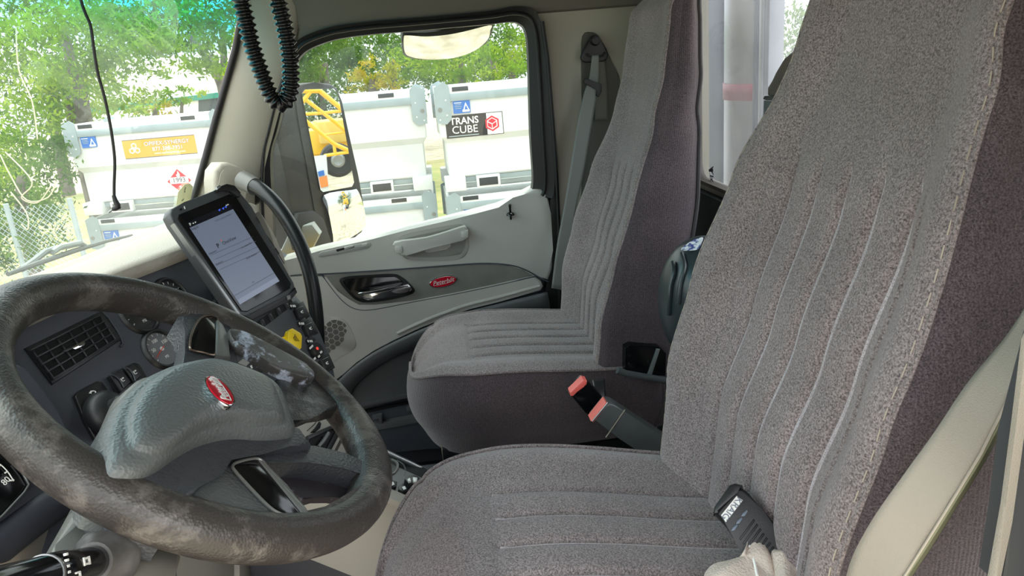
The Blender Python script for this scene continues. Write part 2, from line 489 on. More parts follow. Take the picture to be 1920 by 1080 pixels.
# windshield plane
WSB = atX(337, 428, 2.20); WST = atX(452, -40, 2.17)
_ws_dn = V((0, WSB.y - WST.y, WSB.z - WST.z)).normalized()
WS = Frame((1.2, WSB.y, WSB.z), (1, 0, 0), _ws_dn)
def wsz(t):      # point on the plane at height z
    return WSB.y + (t - WSB.z) * (WST.y - WSB.y) / (WST.z - WSB.z)
M['wsglass'] = glass('windshield glass', (0.80, 0.86, 0.82, 1), film=0.03, filmcol=(0.85, 0.95, 0.9, 1), band=(1.50, 1.60, (0.02, 0.50, 0.62, 1)), refl=0.8)
def wspane(i, j):
    x = 0.25 + 1.99 * i / 12; z = 0.98 + (1.74 - 0.98) * j / 8
    return V((x, wsz(z), z))
window_1 = obj('window_1', grid_bm(wspane, 13, 9), M['wsglass'], kind='structure', ang=0)
# black gasket along the passenger-side edge of the windshield
gk = [(462, -60), (451, 40), (441, 92), (425, 150), (405, 220), (385, 295), (366, 362), (352, 405), (338, 440)]
gasket = tube('trim_2', [WS.hit(x, y, 0.006) for x, y in gk], 0.0095, M['rubber'], seg=10, kind='structure')
# header rail over the windshield
box('trim_3', (1.2, wsz(1.755), 1.755), 1.06, 0.06, 0.035, M['head'], bevel=0.015, kind='structure')

# A-pillar trim: from the gasket to the door seal
apL = [(470, -80), (452, 40), (442, 95), (426, 152), (406, 222), (386, 297), (367, 364), (350, 412), (335, 450), (318, 500)]
apR = [(560, -80), (556, 30), (547, 95), (532, 160), (512, 235), (495, 300), (482, 370), (484, 430), (500, 480), (520, 520)]
aL = [WS.hit(x, y, 0.004) for x, y in crom(apL, 4, False)]
aR = [atX(x, y, DX + 0.015) for x, y in crom(apR, 4, False)]
def apil(i, j):
    t = i / 8
    p = aL[j].lerp(aR[j], t)
    bul = math.sin(math.pi * t) ** 0.8 * 0.022
    nrm = (CAM - p).normalized()
    return p + V((-0.72, -0.69, 0)) * bul
wall_a = obj('trim_4', grid_bm(apil, 9, len(aL)), M['pillar'], kind='structure')
wall_a.modifiers.new('thick', 'SOLIDIFY').thickness = 0.012
tube('seam', [apil(3, 6) + V((-.004, -.004, 0)), apil(5, 7) + V((-.003, -.003, 0)), apil(7, 8) + V((-.003, -.003, 0))], 0.0012, M['rubber'], wall_a, seg=6)

# B-pillar side wall behind the door and its slot for the belt
wall_right = obj('wall_right', prism_bm([V((2.335, y, z)) for y, z in ((-0.33, 0.12), (-0.33, 1.62), (-0.72, 1.72), (-0.72, 0.12))], V((0.04, 0, 0)), 0.004), M['pillar'], kind='structure')
slab('belt_slot', [(1092, 68), (1108, 60), (1125, 70), (1150, 120), (1165, 160), (1180, 300), (1150, 420), (1095, 430), (1092, 250), (1090, 120)], planeX(2.331), 0.02, plain('painted-shade slot plastic', rgb(84, 83, 76), 0.6), wall_right, bevel=0.004, sm=3)  # flat slab; the slot's shade is put into its colour

# rear wall around the back window
RY = -0.70
RX0, RX1, RZ0, RZ1 = 0.55, atY(1302, 180, RY).x, atY(1325, 345, RY).z, 1.66
def rwall():
    bm = bmesh.new()
    for (x0, x1, z0, z1) in ((0.2, 2.36, 0.1, RZ0), (0.2, 2.36, RZ1, 1.80), (0.2, RX0, RZ0, RZ1), (RX1, 2.36, RZ0, RZ1)):
        box_bm(((x0 + x1) / 2, RY - 0.02, (z0 + z1) / 2), EX, EY, EZ, (x1 - x0) / 2, 0.02, (z1 - z0) / 2, 0, bm)
    return bm
wall_rear = obj('wall_rear', rwall(), M['pillar'], kind='structure')
obj('lower_panel', prism_bm([V((x, RY + 0.002, z)) for x, z in ((0.25, 0.13), (2.3, 0.13), (2.3, RZ0 - 0.015), (0.25, RZ0 - 0.015))], V((0, 0.025, 0)), 0.004), plain('dark green-black rear panel', rgb(44, 52, 52), 0.45, var=0.2, vscale=20), wall_rear)
wo = [V((RX0 + (RX1 - RX0) * .5 + u, RY + 0.012, (RZ0 + RZ1) / 2 + v)) for u, v in rrect(0, 0, RX1 - RX0, RZ1 - RZ0, 0.05)]
wi = [V((RX0 + (RX1 - RX0) * .5 + u, RY + 0.012, (RZ0 + RZ1) / 2 + v)) for u, v in rrect(0, 0, RX1 - RX0 - .018, RZ1 - RZ0 - .018, 0.042)]
obj('window_seal', ring_bm(wo, wi, (0, -0.03, 0)), plain('taupe window seal', rgb(96, 90, 82), 0.6), wall_rear)
window_2 = box('window_2', ((RX0 + RX1) / 2, RY - 0.012, (RZ0 + RZ1) / 2), (RX1 - RX0) / 2, 0.003, (RZ1 - RZ0) / 2, glass('rear window glass', (0.93, 0.95, 0.97, 1), film=0.06, filmcol=(0.8, 0.84, 0.9, 1), refl=1.0), bevel=0, kind='structure', ang=0)
RW = planeY(RY - 0.0085)
M['pmark'] = plain('dark window print', rgb(40, 42, 52), 0.6)
slab('maker_mark', [(1329, 317), (1337, 317), (1337, 322), (1329, 322)], RW, 0.0005, M['pmark'], window_2, bevel=0)
text('lettering', 'ART', 0.035, RW, *RW.uv(1335, 334), M['pmark'], window_2, rot=rad(90), off=0.0002)

# driver's side of the cab: rear quarter, roof rail, front pillar and kick wall round the open door
wall_left = obj('wall_left', prism_bm([V((0.20, y, z)) for y, z in ((-0.37, 0.10), (-0.39, 1.60), (0.44, 1.60), (0.52, 1.56), (0.74, 1.10), (0.70, 0.95), (0.66, 0.10), (0.92, 0.10), (0.92, 1.05), (0.56, 1.72), (0.45, 1.80), (-0.74, 1.80), (-0.74, 0.10))], V((-0.05, 0, 0)), 0.0), M['pillar'], kind='structure', ang=20)

# ================================================================== PASSENGER DOOR
door = thing('door_1', None, None, loc=atX(800, 700, DX), kind='structure')
# painted shell behind the trim
slab('door_shell', [(500, 470), (560, 495), (700, 465), (800, 440), (900, 410), (980, 385), (1012, 365), (1040, 380), (1046, 560), (1046, 900), (640, 930), (575, 760), (520, 560)], PD, 0.05, M['doordark2'], door, off=-0.045, bevel=0.004)

up = [(470, 505), (520, 492), (560, 482), (600, 470), (650, 459), (700, 448), (760, 432), (830, 416), (890, 401), (935, 389), (965, 377), (985, 364), (1000, 356), (1014, 355), (1028, 363), (1033, 400), (1037, 470), (1036, 505), (1028, 527), (1012, 520), (985, 505), (955, 496), (900, 493), (800, 500), (700, 507), (620, 512), (545, 516), (500, 530)]
slab('upper_panel', up, PD, 0.05, M['doorup'], door, bevel=0.012, seg=4)
# belt ledge that carries the sill out to the glass
led = [(470, 505), (520, 492), (600, 470), (700, 448), (830, 416), (935, 389), (965, 377), (985, 364), (1000, 356), (1028, 363), (1028, 380), (985, 392), (900, 412), (760, 446), (600, 484), (500, 510)]
slab('sill', led, PD, 0.09, M['doorup'], door, off=-0.008, bevel=0.01, seg=3)

low = [(440, 520), (545, 519), (612, 518), (632, 545), (650, 565), (672, 577), (702, 577), (780, 563), (860, 548), (940, 531), (1000, 517), (1015, 527), (1019, 538), (1014, 546), (940, 565), (880, 580), (840, 594), (790, 614), (740, 637), (700, 658), (668, 680), (642, 703), (625, 722), (560, 720), (480, 640)]
slab('lower_panel', low, PD, 0.045, M['doorlow'], door, off=0.006, bevel=0.01, seg=4)
ins = [(604, 515), (700, 508), (800, 501), (900, 494), (950, 496), (982, 505), (1004, 518), (940, 533), (860, 550), (780, 565), (702, 580), (670, 580), (648, 569), (628, 548)]
slab('trim_insert', ins, PD, 0.04, M['doorins'], door, off=0.002, bevel=0.007, seg=3)
# charcoal storage pocket: arched rim, inner wall, ledge, kick panel
rim_o = [(1025, 546), (940, 567), (880, 582), (840, 596), (790, 616), (740, 639), (700, 660), (668, 682), (642, 705), (626, 724), (612, 760)]
rim_i = [(1030, 575), (950, 588), (890, 604), (846, 618), (800, 636), (752, 654), (716, 672), (690, 690), (668, 710), (654, 730), (646, 765)]
bm = bmesh.new()
ro, ri = crom(rim_o, 4, False), crom(rim_i, 4, False)
def prow(k, t):
    a = PD.hit(*ro[k], 0.004); b_ = PD.hit(*ri[k], -0.02)
    p = a.lerp(b_, t); return p + V((-0.010 * math.sin(math.pi * t), 0, 0))
obj('pocket_rim', grid_bm(lambda i, j: prow(j, i / 6), 7, len(ro), bm), M['doordark'], door).modifiers.new('thick', 'SOLIDIFY').thickness = 0.02
inner = [(1040, 560)] + rim_i + [(652, 775), (700, 762), (800, 738), (1040, 690)]
slab('pocket_wall', inner, PD, 0.02, M['doordark'], door, off=-0.022, bevel=0.003)
slab('pocket_ridge', [(672, 757), (730, 746), (800, 731), (900, 706), (900, 714), (800, 739), (730, 753), (674, 765)], PD, 0.02, M['doordark'], door, off=-0.014, bevel=0.002)
slab('pocket_groove', [(680, 772), (800, 746), (900, 722), (900, 726), (800, 750), (681, 776)], PD, 0.01, M['rubber'], door, off=-0.021, bevel=0.0)
slab('kick_wall', [(655, 778), (800, 748), (1040, 700), (1040, 770), (800, 775), (700, 796), (690, 830)], PD, 0.02, M['doordark2'], door, off=-0.024, bevel=0.002)
slab('kick_ledge', [(690, 800), (740, 790), (800, 778), (900, 760), (900, 772), (800, 790), (742, 801), (694, 813)], PD, 0.05, M['doordark'], door, off=0.004, bevel=0.006)
slab('kick_panel', [(690, 812), (742, 801), (800, 790), (900, 770), (900, 840), (800, 842), (745, 848), (720, 852), (700, 835)], PD, 0.04, M['doordark2'], door, off=0.0, bevel=0.005)
for (x, y) in ((708, 787), (772, 771)):
    slab('bracket', [(x - 10, y - 6), (x + 8, y - 10), (x + 9, y + 8), (x + 4, y + 9), (x + 2, y - 3), (x - 9, y + 1)], PD, 0.014, M['doordark'], door, off=0.002, bevel=0.001)
# pull handle in its recess
rec = [(742, 452), (760, 440), (800, 431), (850, 422), (868, 422), (877, 433), (879, 450), (876, 470), (868, 483), (840, 488), (790, 489), (762, 486), (752, 476), (744, 466)]
slab('pull_recess', rec, PD, 0.012, plain('shaded grey door recess', rgb(160, 160, 153), 0.5), door, off=0.0035, bevel=0.003, sm=4)  # shade of the hollow put into the colour of a raised slab
slab('recess_pocket', [(748, 455), (765, 446), (800, 438), (850, 428), (866, 428), (872, 438), (873, 455), (868, 470), (858, 478), (820, 482), (778, 482), (760, 477)], PD, 0.004, plain('painted-shade recess floor', rgb(134, 134, 127), 0.55), door, off=0.0052, bevel=0.001, sm=4)  # deeper shade of the hollow, again only in the colour
ph = [(739, 455), (800, 446), (860, 428), (873, 425), (877, 436), (876, 446), (868, 451), (810, 465), (770, 477), (752, 480), (746, 470)]
slab('pull_handle', ph, PD, 0.022, M['doorup'], door, off=0.034, bevel=0.008, seg=4, sm=3)
for (x, y) in ((748, 466), (871, 437)):
    a = PD.hit(x, y, 0.018)
    box('handle_post', a, 0.02, 0.012, 0.012, M['doorup'], door, bevel=0.004)
slab('thumb_tab', [(796, 468), (845, 457), (845, 462), (838, 468), (806, 474), (798, 473)], PD, 0.006, M['doorup'], door, off=0.010, bevel=0.001)
# window switch bezel on the sill
swb = [(596, 478), (602, 472), (640, 465), (685, 455), (694, 455), (695, 461), (690, 466), (640, 475), (603, 482), (597, 482)]
slab('switch_bezel', swb, PD, 0.01, plain('mid grey switch bezel', rgb(164, 165, 160), 0.5), door, off=0.0025, bevel=0.002)
slab('switch_groove', [(630, 468), (646, 464), (664, 461), (664, 464), (646, 468), (632, 472)], PD, 0.002, M['rubber'], door, off=0.0030, bevel=0)
slab('switch_lever', [(645, 464), (662, 460), (663, 463), (646, 468)], PD, 0.005, M['doorup'], door, off=0.0055, bevel=0.001)
slab('switch_button', [(678, 458), (688, 456), (689, 461), (679, 463)], PD, 0.004, M['doorup'], door, off=0.005, bevel=0.001)
# lock pin on the sill
lp = atX(957, 400, DX - 0.008); FZ = Frame(lp, (0, -1, 0), (1, 0, 0)); FZ.n = EZ.copy()
lk = obj('lock_pin', lathe_bm([(0.0, 0.03), (0.003, 0.0295), (0.0042, 0.027), (0.0042, 0.022), (0.0034, 0.02), (0.0034, -0.02)], FZ, 14), M['gloss'], door)
obj('pin_collar', lathe_bm([(0.0045, 0.003), (0.009, 0.002), (0.0125, -0.001), (0.0135, -0.006), (0.0, -0.006)], FZ, 20), M['gloss'], lk)
# latch handle: dark cup, chrome lever
cup = [(636, 526), (650, 519), (690, 516), (735, 514), (752, 519), (768, 532), (777, 543), (775, 550), (755, 557), (715, 565), (680, 567), (664, 560), (648, 544)]
slab('latch_bezel', cup, PD, 0.02, M['rubber'], door, off=0.0065, bevel=0.003, sm=4)
cup2 = [(643, 527), (655, 523), (690, 520), (733, 518), (748, 523), (762, 534), (770, 543), (768, 547), (750, 552), (714, 560), (682, 562), (668, 556), (653, 542)]
slab('latch_cup', cup2, PD, 0.004, M['gloss'], door, off=0.0078, bevel=0.001, sm=4)
lev = [(672, 551), (690, 548), (730, 540), (762, 533), (768, 538), (771, 545), (750, 552), (715, 560), (690, 563), (682, 560)]
slab('latch_lever', lev, PD, 0.012, M['chrome'], door, off=0.024, bevel=0.006, seg=4, sm=3)
slab('lever_lip', [(673, 549), (705, 545), (745, 537), (764, 533), (766, 536), (745, 541), (706, 549), (676, 553)], PD, 0.006, M['chrome'], door, off=0.030, bevel=0.002, sm=3)
# red oval badge
bu, bv = PD.uv(831, 527.5, 0.003)
BF = Frame(PD.L(bu, bv, 0.003), PD.hit(856, 522, .003) - PD.hit(806, 533, .003), (0, 0, -1))
half = (PD.hit(857, 521.5, .003) - PD.hit(805, 533.5, .003)).length / 2
def badge(parent, fr, hw, hh, script, mir=False):
    b = obj('badge_rim', prism_bm([fr.L(x, y, 0.004) for x, y in ellipse(0, 0, hw, hh, 40)], -fr.n * 0.006, 0.0016, 3), M['chrome'], parent)
    obj('badge_face', prism_bm([fr.L(x, y, 0.0048) for x, y in ellipse(0, 0, hw * 0.93, hh * 0.85, 40)], -fr.n * 0.004, 0.0006, 2), M['red'], b)
    text('lettering', script, hh * 1.1, fr, 0, -hh * 0.03, M['silver'], b, off=0.0052, shear=0.35, sx=hw / hh * 0.40, ext=0.0004)
    tube('underline', [fr.L(hw * -0.72, hh * 0.33, 0.0052), fr.L(-hw * 0.3, hh * 0.42, 0.0052), fr.L(hw * 0.2, hh * 0.40, 0.0052), fr.L(hw * 0.55, hh * 0.3, 0.0052)], hh * 0.03, M['silver'], b, seg=6)
    return b
badge(door, BF, half, half * 0.40, 'Peterbilt')
# dark joints between the trim pieces
for ln in ([(470, 533), (545, 517), (620, 513), (700, 508), (800, 501), (900, 494), (955, 497), (985, 506), (1012, 521), (1028, 528)], [(604, 516), (628, 548), (648, 569), (670, 580), (702, 580), (780, 565), (860, 550), (940, 533), (1004, 518)]):
    tube('trim_joint', [PD.hit(x, y, 0.0045) for x, y in crom(ln, 4, False)], 0.0022, M['doordark2'], door, seg=6)
tube('lower_ridge', [PD.hit(x, y, 0.0075) for x, y in crom([(1012, 536), (940, 556), (880, 571), (838, 585), (790, 604), (745, 625)], 4, False)], 0.006, M['doorlow'], door, seg=8)
# speaker grille: hexagonal cells, cut off by a rounded triangle
SPK = crom([(606, 612), (622, 600), (640, 602), (650, 612), (647, 634), (630, 655), (606, 674), (590, 676), (590, 614)], 5)
slab('speaker_cover', [(588, 606), (610, 596), (636, 596), (654, 610), (667, 640), (664, 655), (640, 668), (606, 690), (588, 690)], PD, 0.01, plain('grey speaker cover', rgb(176, 174, 168), 0.5), door, off=0.0075, bevel=0.002, sm=3)
def inside(x, y, P):
    c = False; n = len(P); j = n - 1
    for i in range(n):
        if (P[i][1] > y) != (P[j][1] > y) and x < (P[j][0] - P[i][0]) * (y - P[i][1]) / (P[j][1] - P[i][1]) + P[i][0]: c = not c
        j = i
    return c
SP = [PD.uv(x, y, 0.008) for x, y in SPK]
cu0, cv0 = PD.uv(622, 640, 0.008)
hexr = 0.0115; M['cell'] = plain('dark speaker mesh', rgb(98, 96, 92), 0.7, bump=0.4, bscale=900)
hexme = None
for a in range(-8, 9):
    for b_ in range(-9, 10):
        hx = cu0 + hexr * 1.5 * a; hy = cv0 + hexr * 1.732 * (b_ + 0.5 * (a % 2))
        if not inside(hx, hy, SP): continue
        pts = []
        for k in range(6):
            an = rad(60 * k); q = (hx + hexr * .88 * math.cos(an), hy + hexr * .88 * math.sin(an))
            t = 1.0
            while not inside(*q, SP) and t > 0.1:
                t -= 0.1; q = (hx + hexr * .88 * t * math.cos(an), hy + hexr * .88 * t * math.sin(an))
            pts.append(PD.L(q[0], q[1], 0.0083))
        obj('grille_cell', prism_bm(pts, -PD.n * 0.003, 0), M['cell'], door, ang=0)
# window glass and the black seal around it
win_in = [(517, 520), (513, 440), (509, 365), (507, 290), (519, 245), (532, 190), (543, 150), (552, 125), (562, 107), (580, 92), (615, 78), (650, 70), (700, 64), (750, 60), (830, 53), (920, 45), (957, 41), (975, 45), (986, 60), (991, 105), (995, 250), (1000, 340), (990, 365), (960, 382), (890, 406), (760, 438), (600, 480)]
win_out = [(478, 520), (480, 440), (478, 365), (484, 290), (492, 245), (506, 190), (520, 150), (534, 112), (548, 88), (566, 70), (604, 55), (640, 47), (700, 40), (750, 36), (830, 29), (920, 20), (965, 12), (1000, 18), (1014, 42), (1022, 95), (1035, 250), (1040, 345), (1030, 378), (1000, 400), (900, 440), (760, 470), (560, 510)]
ramp = lambda a, b, t: max(0.0, min(1.0, (t - a) / (b - a)))
low_ = lambda x, y: -0.06 * ramp(365, 385, y) if 500 < x < 1034 else 0.0
wo_, wi_ = [PD.hit(x, y, 0.006 + low_(x, y)) for x, y in crom(win_out, 4)], [PD.hit(x, y, -0.016 + low_(x, y)) for x, y in crom(win_in, 4)]
obj('window_seal', ring_bm(wo_, wi_, (0.045, 0, 0)), M['rubber'], door)
mid = [(a[0] * .55 + b_[0] * .45, a[1] * .55 + b_[1] * .45) for a, b_ in zip(crom(win_out, 4), crom(win_in, 4))][:88]
tube('seal_lip', [PD.hit(x, y, 0.004) for x, y in mid], 0.0055, M['rubber'], door, seg=8)
slab('window_glass', win_in, PD, 0.004, glass('door glass', (0.76, 0.80, 0.78, 1), film=0.010, refl=0.5), door, off=-0.045, bevel=0, ang=0)
# body-side rubber beside the rear edge of the door
slab('door_edge_seal', [(1040, 350), (1047, 400), (1052, 480), (1052, 560), (1050, 760), (1022, 760), (1022, 545), (1034, 515), (1036, 450), (1030, 370)], PD, 0.03, M['rubber'], door, off=-0.006, bevel=0.004, sm=3)
tube('edge_bead', [PD.hit(x, y, 0.002) for x, y in [(1016, 40), (1026, 110), (1036, 230), (1043, 330), (1047, 420), (1049, 520), (1049, 640)]], 0.007, M['rubber'], door, seg=8)

# ================================================================== SEATS
def lerp_tab(tab, x):
    if x <= tab[0][0]: return tab[0][1]
    for (a, va), (b, vb) in zip(tab, tab[1:]):
        if x <= b:
            t = (x - a) / (b - a); t = t * t * (3 - 2 * t) * 0.5 + t * 0.5
            return va + (vb - va) * t
    return tab[-1][1]
# tables by height of the passenger seat (cab z)
YC = [(0.60, -0.325), (0.70, -0.335), (0.87, -0.362), (1.00, -0.398), (1.15, -0.444), (1.30, -0.488), (1.40, -0.508), (1.52, -0.522), (1.58, -0.535)]
WB = [(0.60, 0.215), (0.72, 0.240), (0.90, 0.252), (1.05, 0.250), (1.16, 0.232), (1.26, 0.199), (1.32, 0.181), (1.45, 0.178), (1.54, 0.168), (1.565, 0.155), (1.58, 0.125)]
DB = [(0.60, 0.15), (0.90, 0.132), (1.15, 0.100), (1.35, 0.068), (1.5, 0.052), (1.58, 0.04)]
BB = [(0.60, 0.022), (0.75, 0.040), (0.95, 0.048), (1.10, 0.042), (1.30, 0.022), (1.42, 0.014), (1.58, 0.008)]
PLE = [-0.118, -0.060, 0.0, 0.060, 0.118]
def sstep(a, b, x):
    t = max(0.0, min(1.0, (x - a) / (b - a))); return t * t * (3 - 2 * t)

def make_seat(name, label, cx, dz, dy=0.0, cz=0.762, tilt=0.0, slope=0.03, welt=0.0026):
    root = thing(name, label, 'seat', loc=(cx, -0.2, 0.13), group='high-backed cab seats')
    z0, z1 = 0.60, 1.58
    NZ = 90
    zs = [z0 + (z1 - z0) * (1 - (1 - k / NZ) ** 1.25) for k in range(NZ + 1)]
    def yfront(u, z):
        w, bol = lerp_tab(WB, z), lerp_tab(BB, z)
        x = w * u; au = abs(u)
        y = lerp_tab(YC, z)
        y += bol * sstep(0.50, 0.86, au)
        if au > 0.86: y -= (bol * 0.35 + 0.022) * (1 - math.sqrt(max(0, 1 - ((au - 0.86) / 0.14) ** 2)))
        # sewn pleats
        amp = sstep(0.62, 0.72, z) * (1 - sstep(1.165, 1.20, z))
        for px_ in PLE:
            d = x - px_
            y -= amp * (0.009 * math.exp(-(d / 0.006) ** 2) + 0.002 * math.exp(-(d / 0.014) ** 2))
        if abs(x) < 0.15: y += amp * 0.004
        # top roll and lumbar fullness
        y += 0.012 * math.exp(-((z - 0.86) / 0.10) ** 2) * (1 - au ** 2)
        y -= 0.028 * sstep(1.535, 1.58, z)
        return x, y
    NU = 280
    us = []
    for k in range(NU + 1):
        t = -1 + 2 * k / NU
        us.append(t)
    G = []
    def fpt(i, j):
        x, y = yfront(us[i] * 0.935, zs[j]); return V((cx + x, y + dy, zs[j] + dz))
    bm = grid_bm(fpt, NU + 1, NZ + 1)
    # closed over the top
    back = obj('backrest', bm, M['seat'], root, ang=180)
    # drawn welts down the pleats
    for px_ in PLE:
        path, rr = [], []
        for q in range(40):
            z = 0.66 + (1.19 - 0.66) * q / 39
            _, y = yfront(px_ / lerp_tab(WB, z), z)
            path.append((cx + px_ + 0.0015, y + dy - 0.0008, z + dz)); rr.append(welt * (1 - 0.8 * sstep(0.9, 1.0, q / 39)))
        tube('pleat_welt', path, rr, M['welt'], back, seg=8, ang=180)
    # sides, back and top shell of the cover
    def ring(z):
        w, D = lerp_tab(WB, z), lerp_tab(DB, z)
        xe, ye = yfront(1.0, z)
        yb = lerp_tab(YC, z) - D
        P = [(xe, ye)]
        for k in range(1, 9):
            t = k / 9
            P.append((xe + 0.010 * math.sin(math.pi * t) - 0.006 * t, ye + (yb - ye) * t))
        P.append((xe - 0.014, yb - 0.006))
        return P
    for sgn, nm in ((-1, 'side_panel'), (1, 'side_panel')):
        def sp(i, j):
            p = ring(zs[j])[i]; return V((cx + sgn * p[0], p[1] + dy, zs[j] + dz))
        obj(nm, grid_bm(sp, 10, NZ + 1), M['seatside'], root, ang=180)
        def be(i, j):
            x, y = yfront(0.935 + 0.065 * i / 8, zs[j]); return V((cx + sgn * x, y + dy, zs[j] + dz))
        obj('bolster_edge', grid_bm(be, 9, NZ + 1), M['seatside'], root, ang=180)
        path = []
        for j in range(0, NZ + 1):
            x, y = yfront(0.937, zs[j]); path.append((cx + sgn * x, y + dy, zs[j] + dz))
        tube('seam', path, 0.0026, M['seat'], root, seg=6)
        # running stitches
        for q in range(46):
            z = 0.72 + q * 0.0185
            if z > 1.545: break
            pts = []
            for e in (0, 0.5, 1):
                zz = z + 0.011 * e; x, y = yfront(0.918, zz); pts.append((cx + sgn * x, y + dy + 0.0008, zz + dz))
            tube('stitch', pts, 0.0008, M['thread'], back, seg=4)
        # rear piping
        path = []
        for j in range(0, NZ + 1):
            p = ring(zs[j])[9]; path.append((cx + sgn * (p[0] + 0.004), p[1] + dy, zs[j] + dz))
        tube('piping', path, 0.0042, plain('dark seat piping', rgb(60, 58, 60), 0.8) if 'pip' not in M else M['pip'], root, seg=6)
    def bk(i, j):
        z = zs[j]; w = lerp_tab(WB, z) - 0.012; u = -1 + 2 * i / 12
        return V((cx + w * u, lerp_tab(YC, z) - lerp_tab(DB, z) - 0.006 - 0.015 * (1 - u * u) + dy, z + dz))
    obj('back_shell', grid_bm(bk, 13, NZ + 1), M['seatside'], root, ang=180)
    zt = zs[-1]
    def tp(i, j):
        u = -1 + 2 * i / 30; x, y = yfront(u, zt); w = lerp_tab(WB, zt)
        yb = lerp_tab(YC, zt) - lerp_tab(DB, zt) - 0.006
        t = j / 6
        return V((cx + x, y + (yb - y) * t + dy, zt + dz + 0.010 * math.sin(math.pi * min(1, t * 1.0)) * (1 - u ** 6)))
    obj('top_roll', grid_bm(tp, 31, 7), M['seat'], root, ang=180)

    # ---- cushion
    W0 = 0.252
    YF, YR = 0.118, -0.44
    CZ = cz
    def wy(y):
        t = max(0.0, (y - (-0.10)) / (YF + 0.10))
        return W0 * (max(0.0, 1 - t ** 2.7)) ** (1 / 2.7) * (1 - 0.03 * sstep(-0.2, -0.44, y))
    NY, NX = 96, 110
    ys = [YR + (YF - YR) * (1 - (1 - k / NY) ** 1.9) for k in range(NY + 1)]
    def ctop(u, y):
        x = wy(y) * u; au = abs(u)
        z = CZ + 0.022 + 0.012 * (1 - au ** 3) * sstep(YF, 0.0, y)
        z -= slope * sstep(-0.05, -0.42, y) + tilt * u          # slopes down to the back
        z += 0.016 * sstep(0.55, 0.85, au)
        z -= 0.055 * max(0.0, (y - 0.0) / YF) ** 2.4          # waterfall front
        z -= 0.006 * sstep(0.86, 1.0, au)
        amp = sstep(-0.46, -0.40, y) * (1 - sstep(-0.055, -0.025, y))
        for q in (-0.125, -0.063, 0.0, 0.063, 0.125):
            z -= amp * (0.006 * math.exp(-((x - q) / 0.0042) ** 2) + 0.002 * math.exp(-((x - q) / 0.013) ** 2))
        # cross seam at the front of the pleats
        if abs(x) < 0.14: z -= 0.006 * math.exp(-((y + 0.035) / 0.004) ** 2)
        z -= 0.004 * math.exp(-((y - 0.055) / 0.0045) ** 2) * sstep(.35, .6, u)
        return V((cx + x, y + dy, z))
    us2 = [-1 + 2 * k / NX for k in range(NX + 1)]
    cush = obj('cushion', grid_bm(lambda i, j: ctop(us2[i], ys[j]), NX + 1, NY + 1), M['seat'], root, ang=180)
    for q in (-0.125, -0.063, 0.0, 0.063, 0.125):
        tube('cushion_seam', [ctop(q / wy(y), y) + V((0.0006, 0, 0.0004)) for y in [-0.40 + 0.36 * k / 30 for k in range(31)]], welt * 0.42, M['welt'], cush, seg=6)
    # border round the cushion
    edge = [ctop(-1, y) for y in ys] + [ctop(1, y) for y in reversed(ys[:-1])]
    cen = V((cx, -0.16 + dy, 0))
    HB = 0.165
    def bord(i, j):
        e = edge[i]; t = j / 12
        d = V((e.x - cen.x, e.y - cen.y, 0)); L_ = d.length; d.normalize()
        out_ = 0.016 * math.sin(math.pi * min(1, t * 1.25)) if t < 0.8 else 0.0
        tuck = -0.022 * max(0, (t - 0.6) / 0.4) ** 1.8
        zb = CZ - HB
        z = e.z + (zb - e.z) * t
        return V((e.x + d.x * (out_ + tuck), e.y + d.y * (out_ + tuck), z))
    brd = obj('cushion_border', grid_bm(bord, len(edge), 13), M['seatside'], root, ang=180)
    tube('seam', [p + V((0, 0, 0.0012)) for p in edge], 0.0038, M['seat'], cush, seg=6)
    # under pan and suspension base
    box('seat_pan', (cx, -0.16 + dy, CZ - HB - 0.012), 0.19, 0.22, 0.02, M['black'], root, bevel=0.006)
    box('suspension_base', (cx, -0.16, 0.30 + dz * 0.5), 0.15, 0.19, 0.16 + dz * 0.45, M['rubber'], root, bevel=0.01)
    tube('slide_bar', [(cx - 0.20, 0.02 + dy, CZ - HB - 0.035), (cx + 0.20, 0.02 + dy, CZ - HB - 0.035)], 0.004, M['steel'], root, seg=8)
    for s in (-1, 1):
        box('recliner', (cx + s * 0.225, -0.40 + dy, CZ - 0.03), 0.012, 0.05, 0.055, M['gloss'], root, bevel=0.005)
    return root, CZ
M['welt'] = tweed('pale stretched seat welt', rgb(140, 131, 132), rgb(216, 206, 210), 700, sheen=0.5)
M['pip'] = plain('dark seat piping', rgb(60, 58, 60), 0.8)
pseat, PCZ = make_seat('cab_seat', 'grey tweed passenger seat beside the far door', 1.75, 0.0, 0.0, 0.757, 0.012)
dseat, DCZ = make_seat('cab_seat', 'large grey tweed driver seat with pleated back in the foreground', 0.75, 0.125, 0.014, 0.872, 0.012, 0.055, 0.0042)

# ================================================================== STEERING WHEEL (turned a quarter to the left)
_t = 0.9108; _ax = 0.0258
_wn = V((math.sin(_ax) * math.cos(_t), -math.cos(_ax) * math.cos(_t), math.sin(_t)))
_we1 = V((math.cos(_ax), math.sin(_ax), 0))
WF = Frame((0.7584, 0.2741, 1.130), _we1, -(_wn.cross(_we1)))
WR, WT = 0.2043, 0.0228
wheel = thing('steering_wheel', 'black steering wheel with worn rim and red oval badge on its hub', 'steering wheel', loc=WF.L(0, 0, -0.03))
def rimpt(i, j):
    a = 2 * math.pi * j / 128; b = 2 * math.pi * i / 24
    k = 1 + 0.10 * math.cos(4 * a + 0.6)
    r_ = WR + WT * 0.98 * k * math.cos(b)
    return WF.L(r_ * math.cos(a), r_ * math.sin(a), WT * math.sin(b))
bm = bmesh.new()
G = [[bm.verts.new(rimpt(i, j)) for i in range(24)] for j in range(128)]
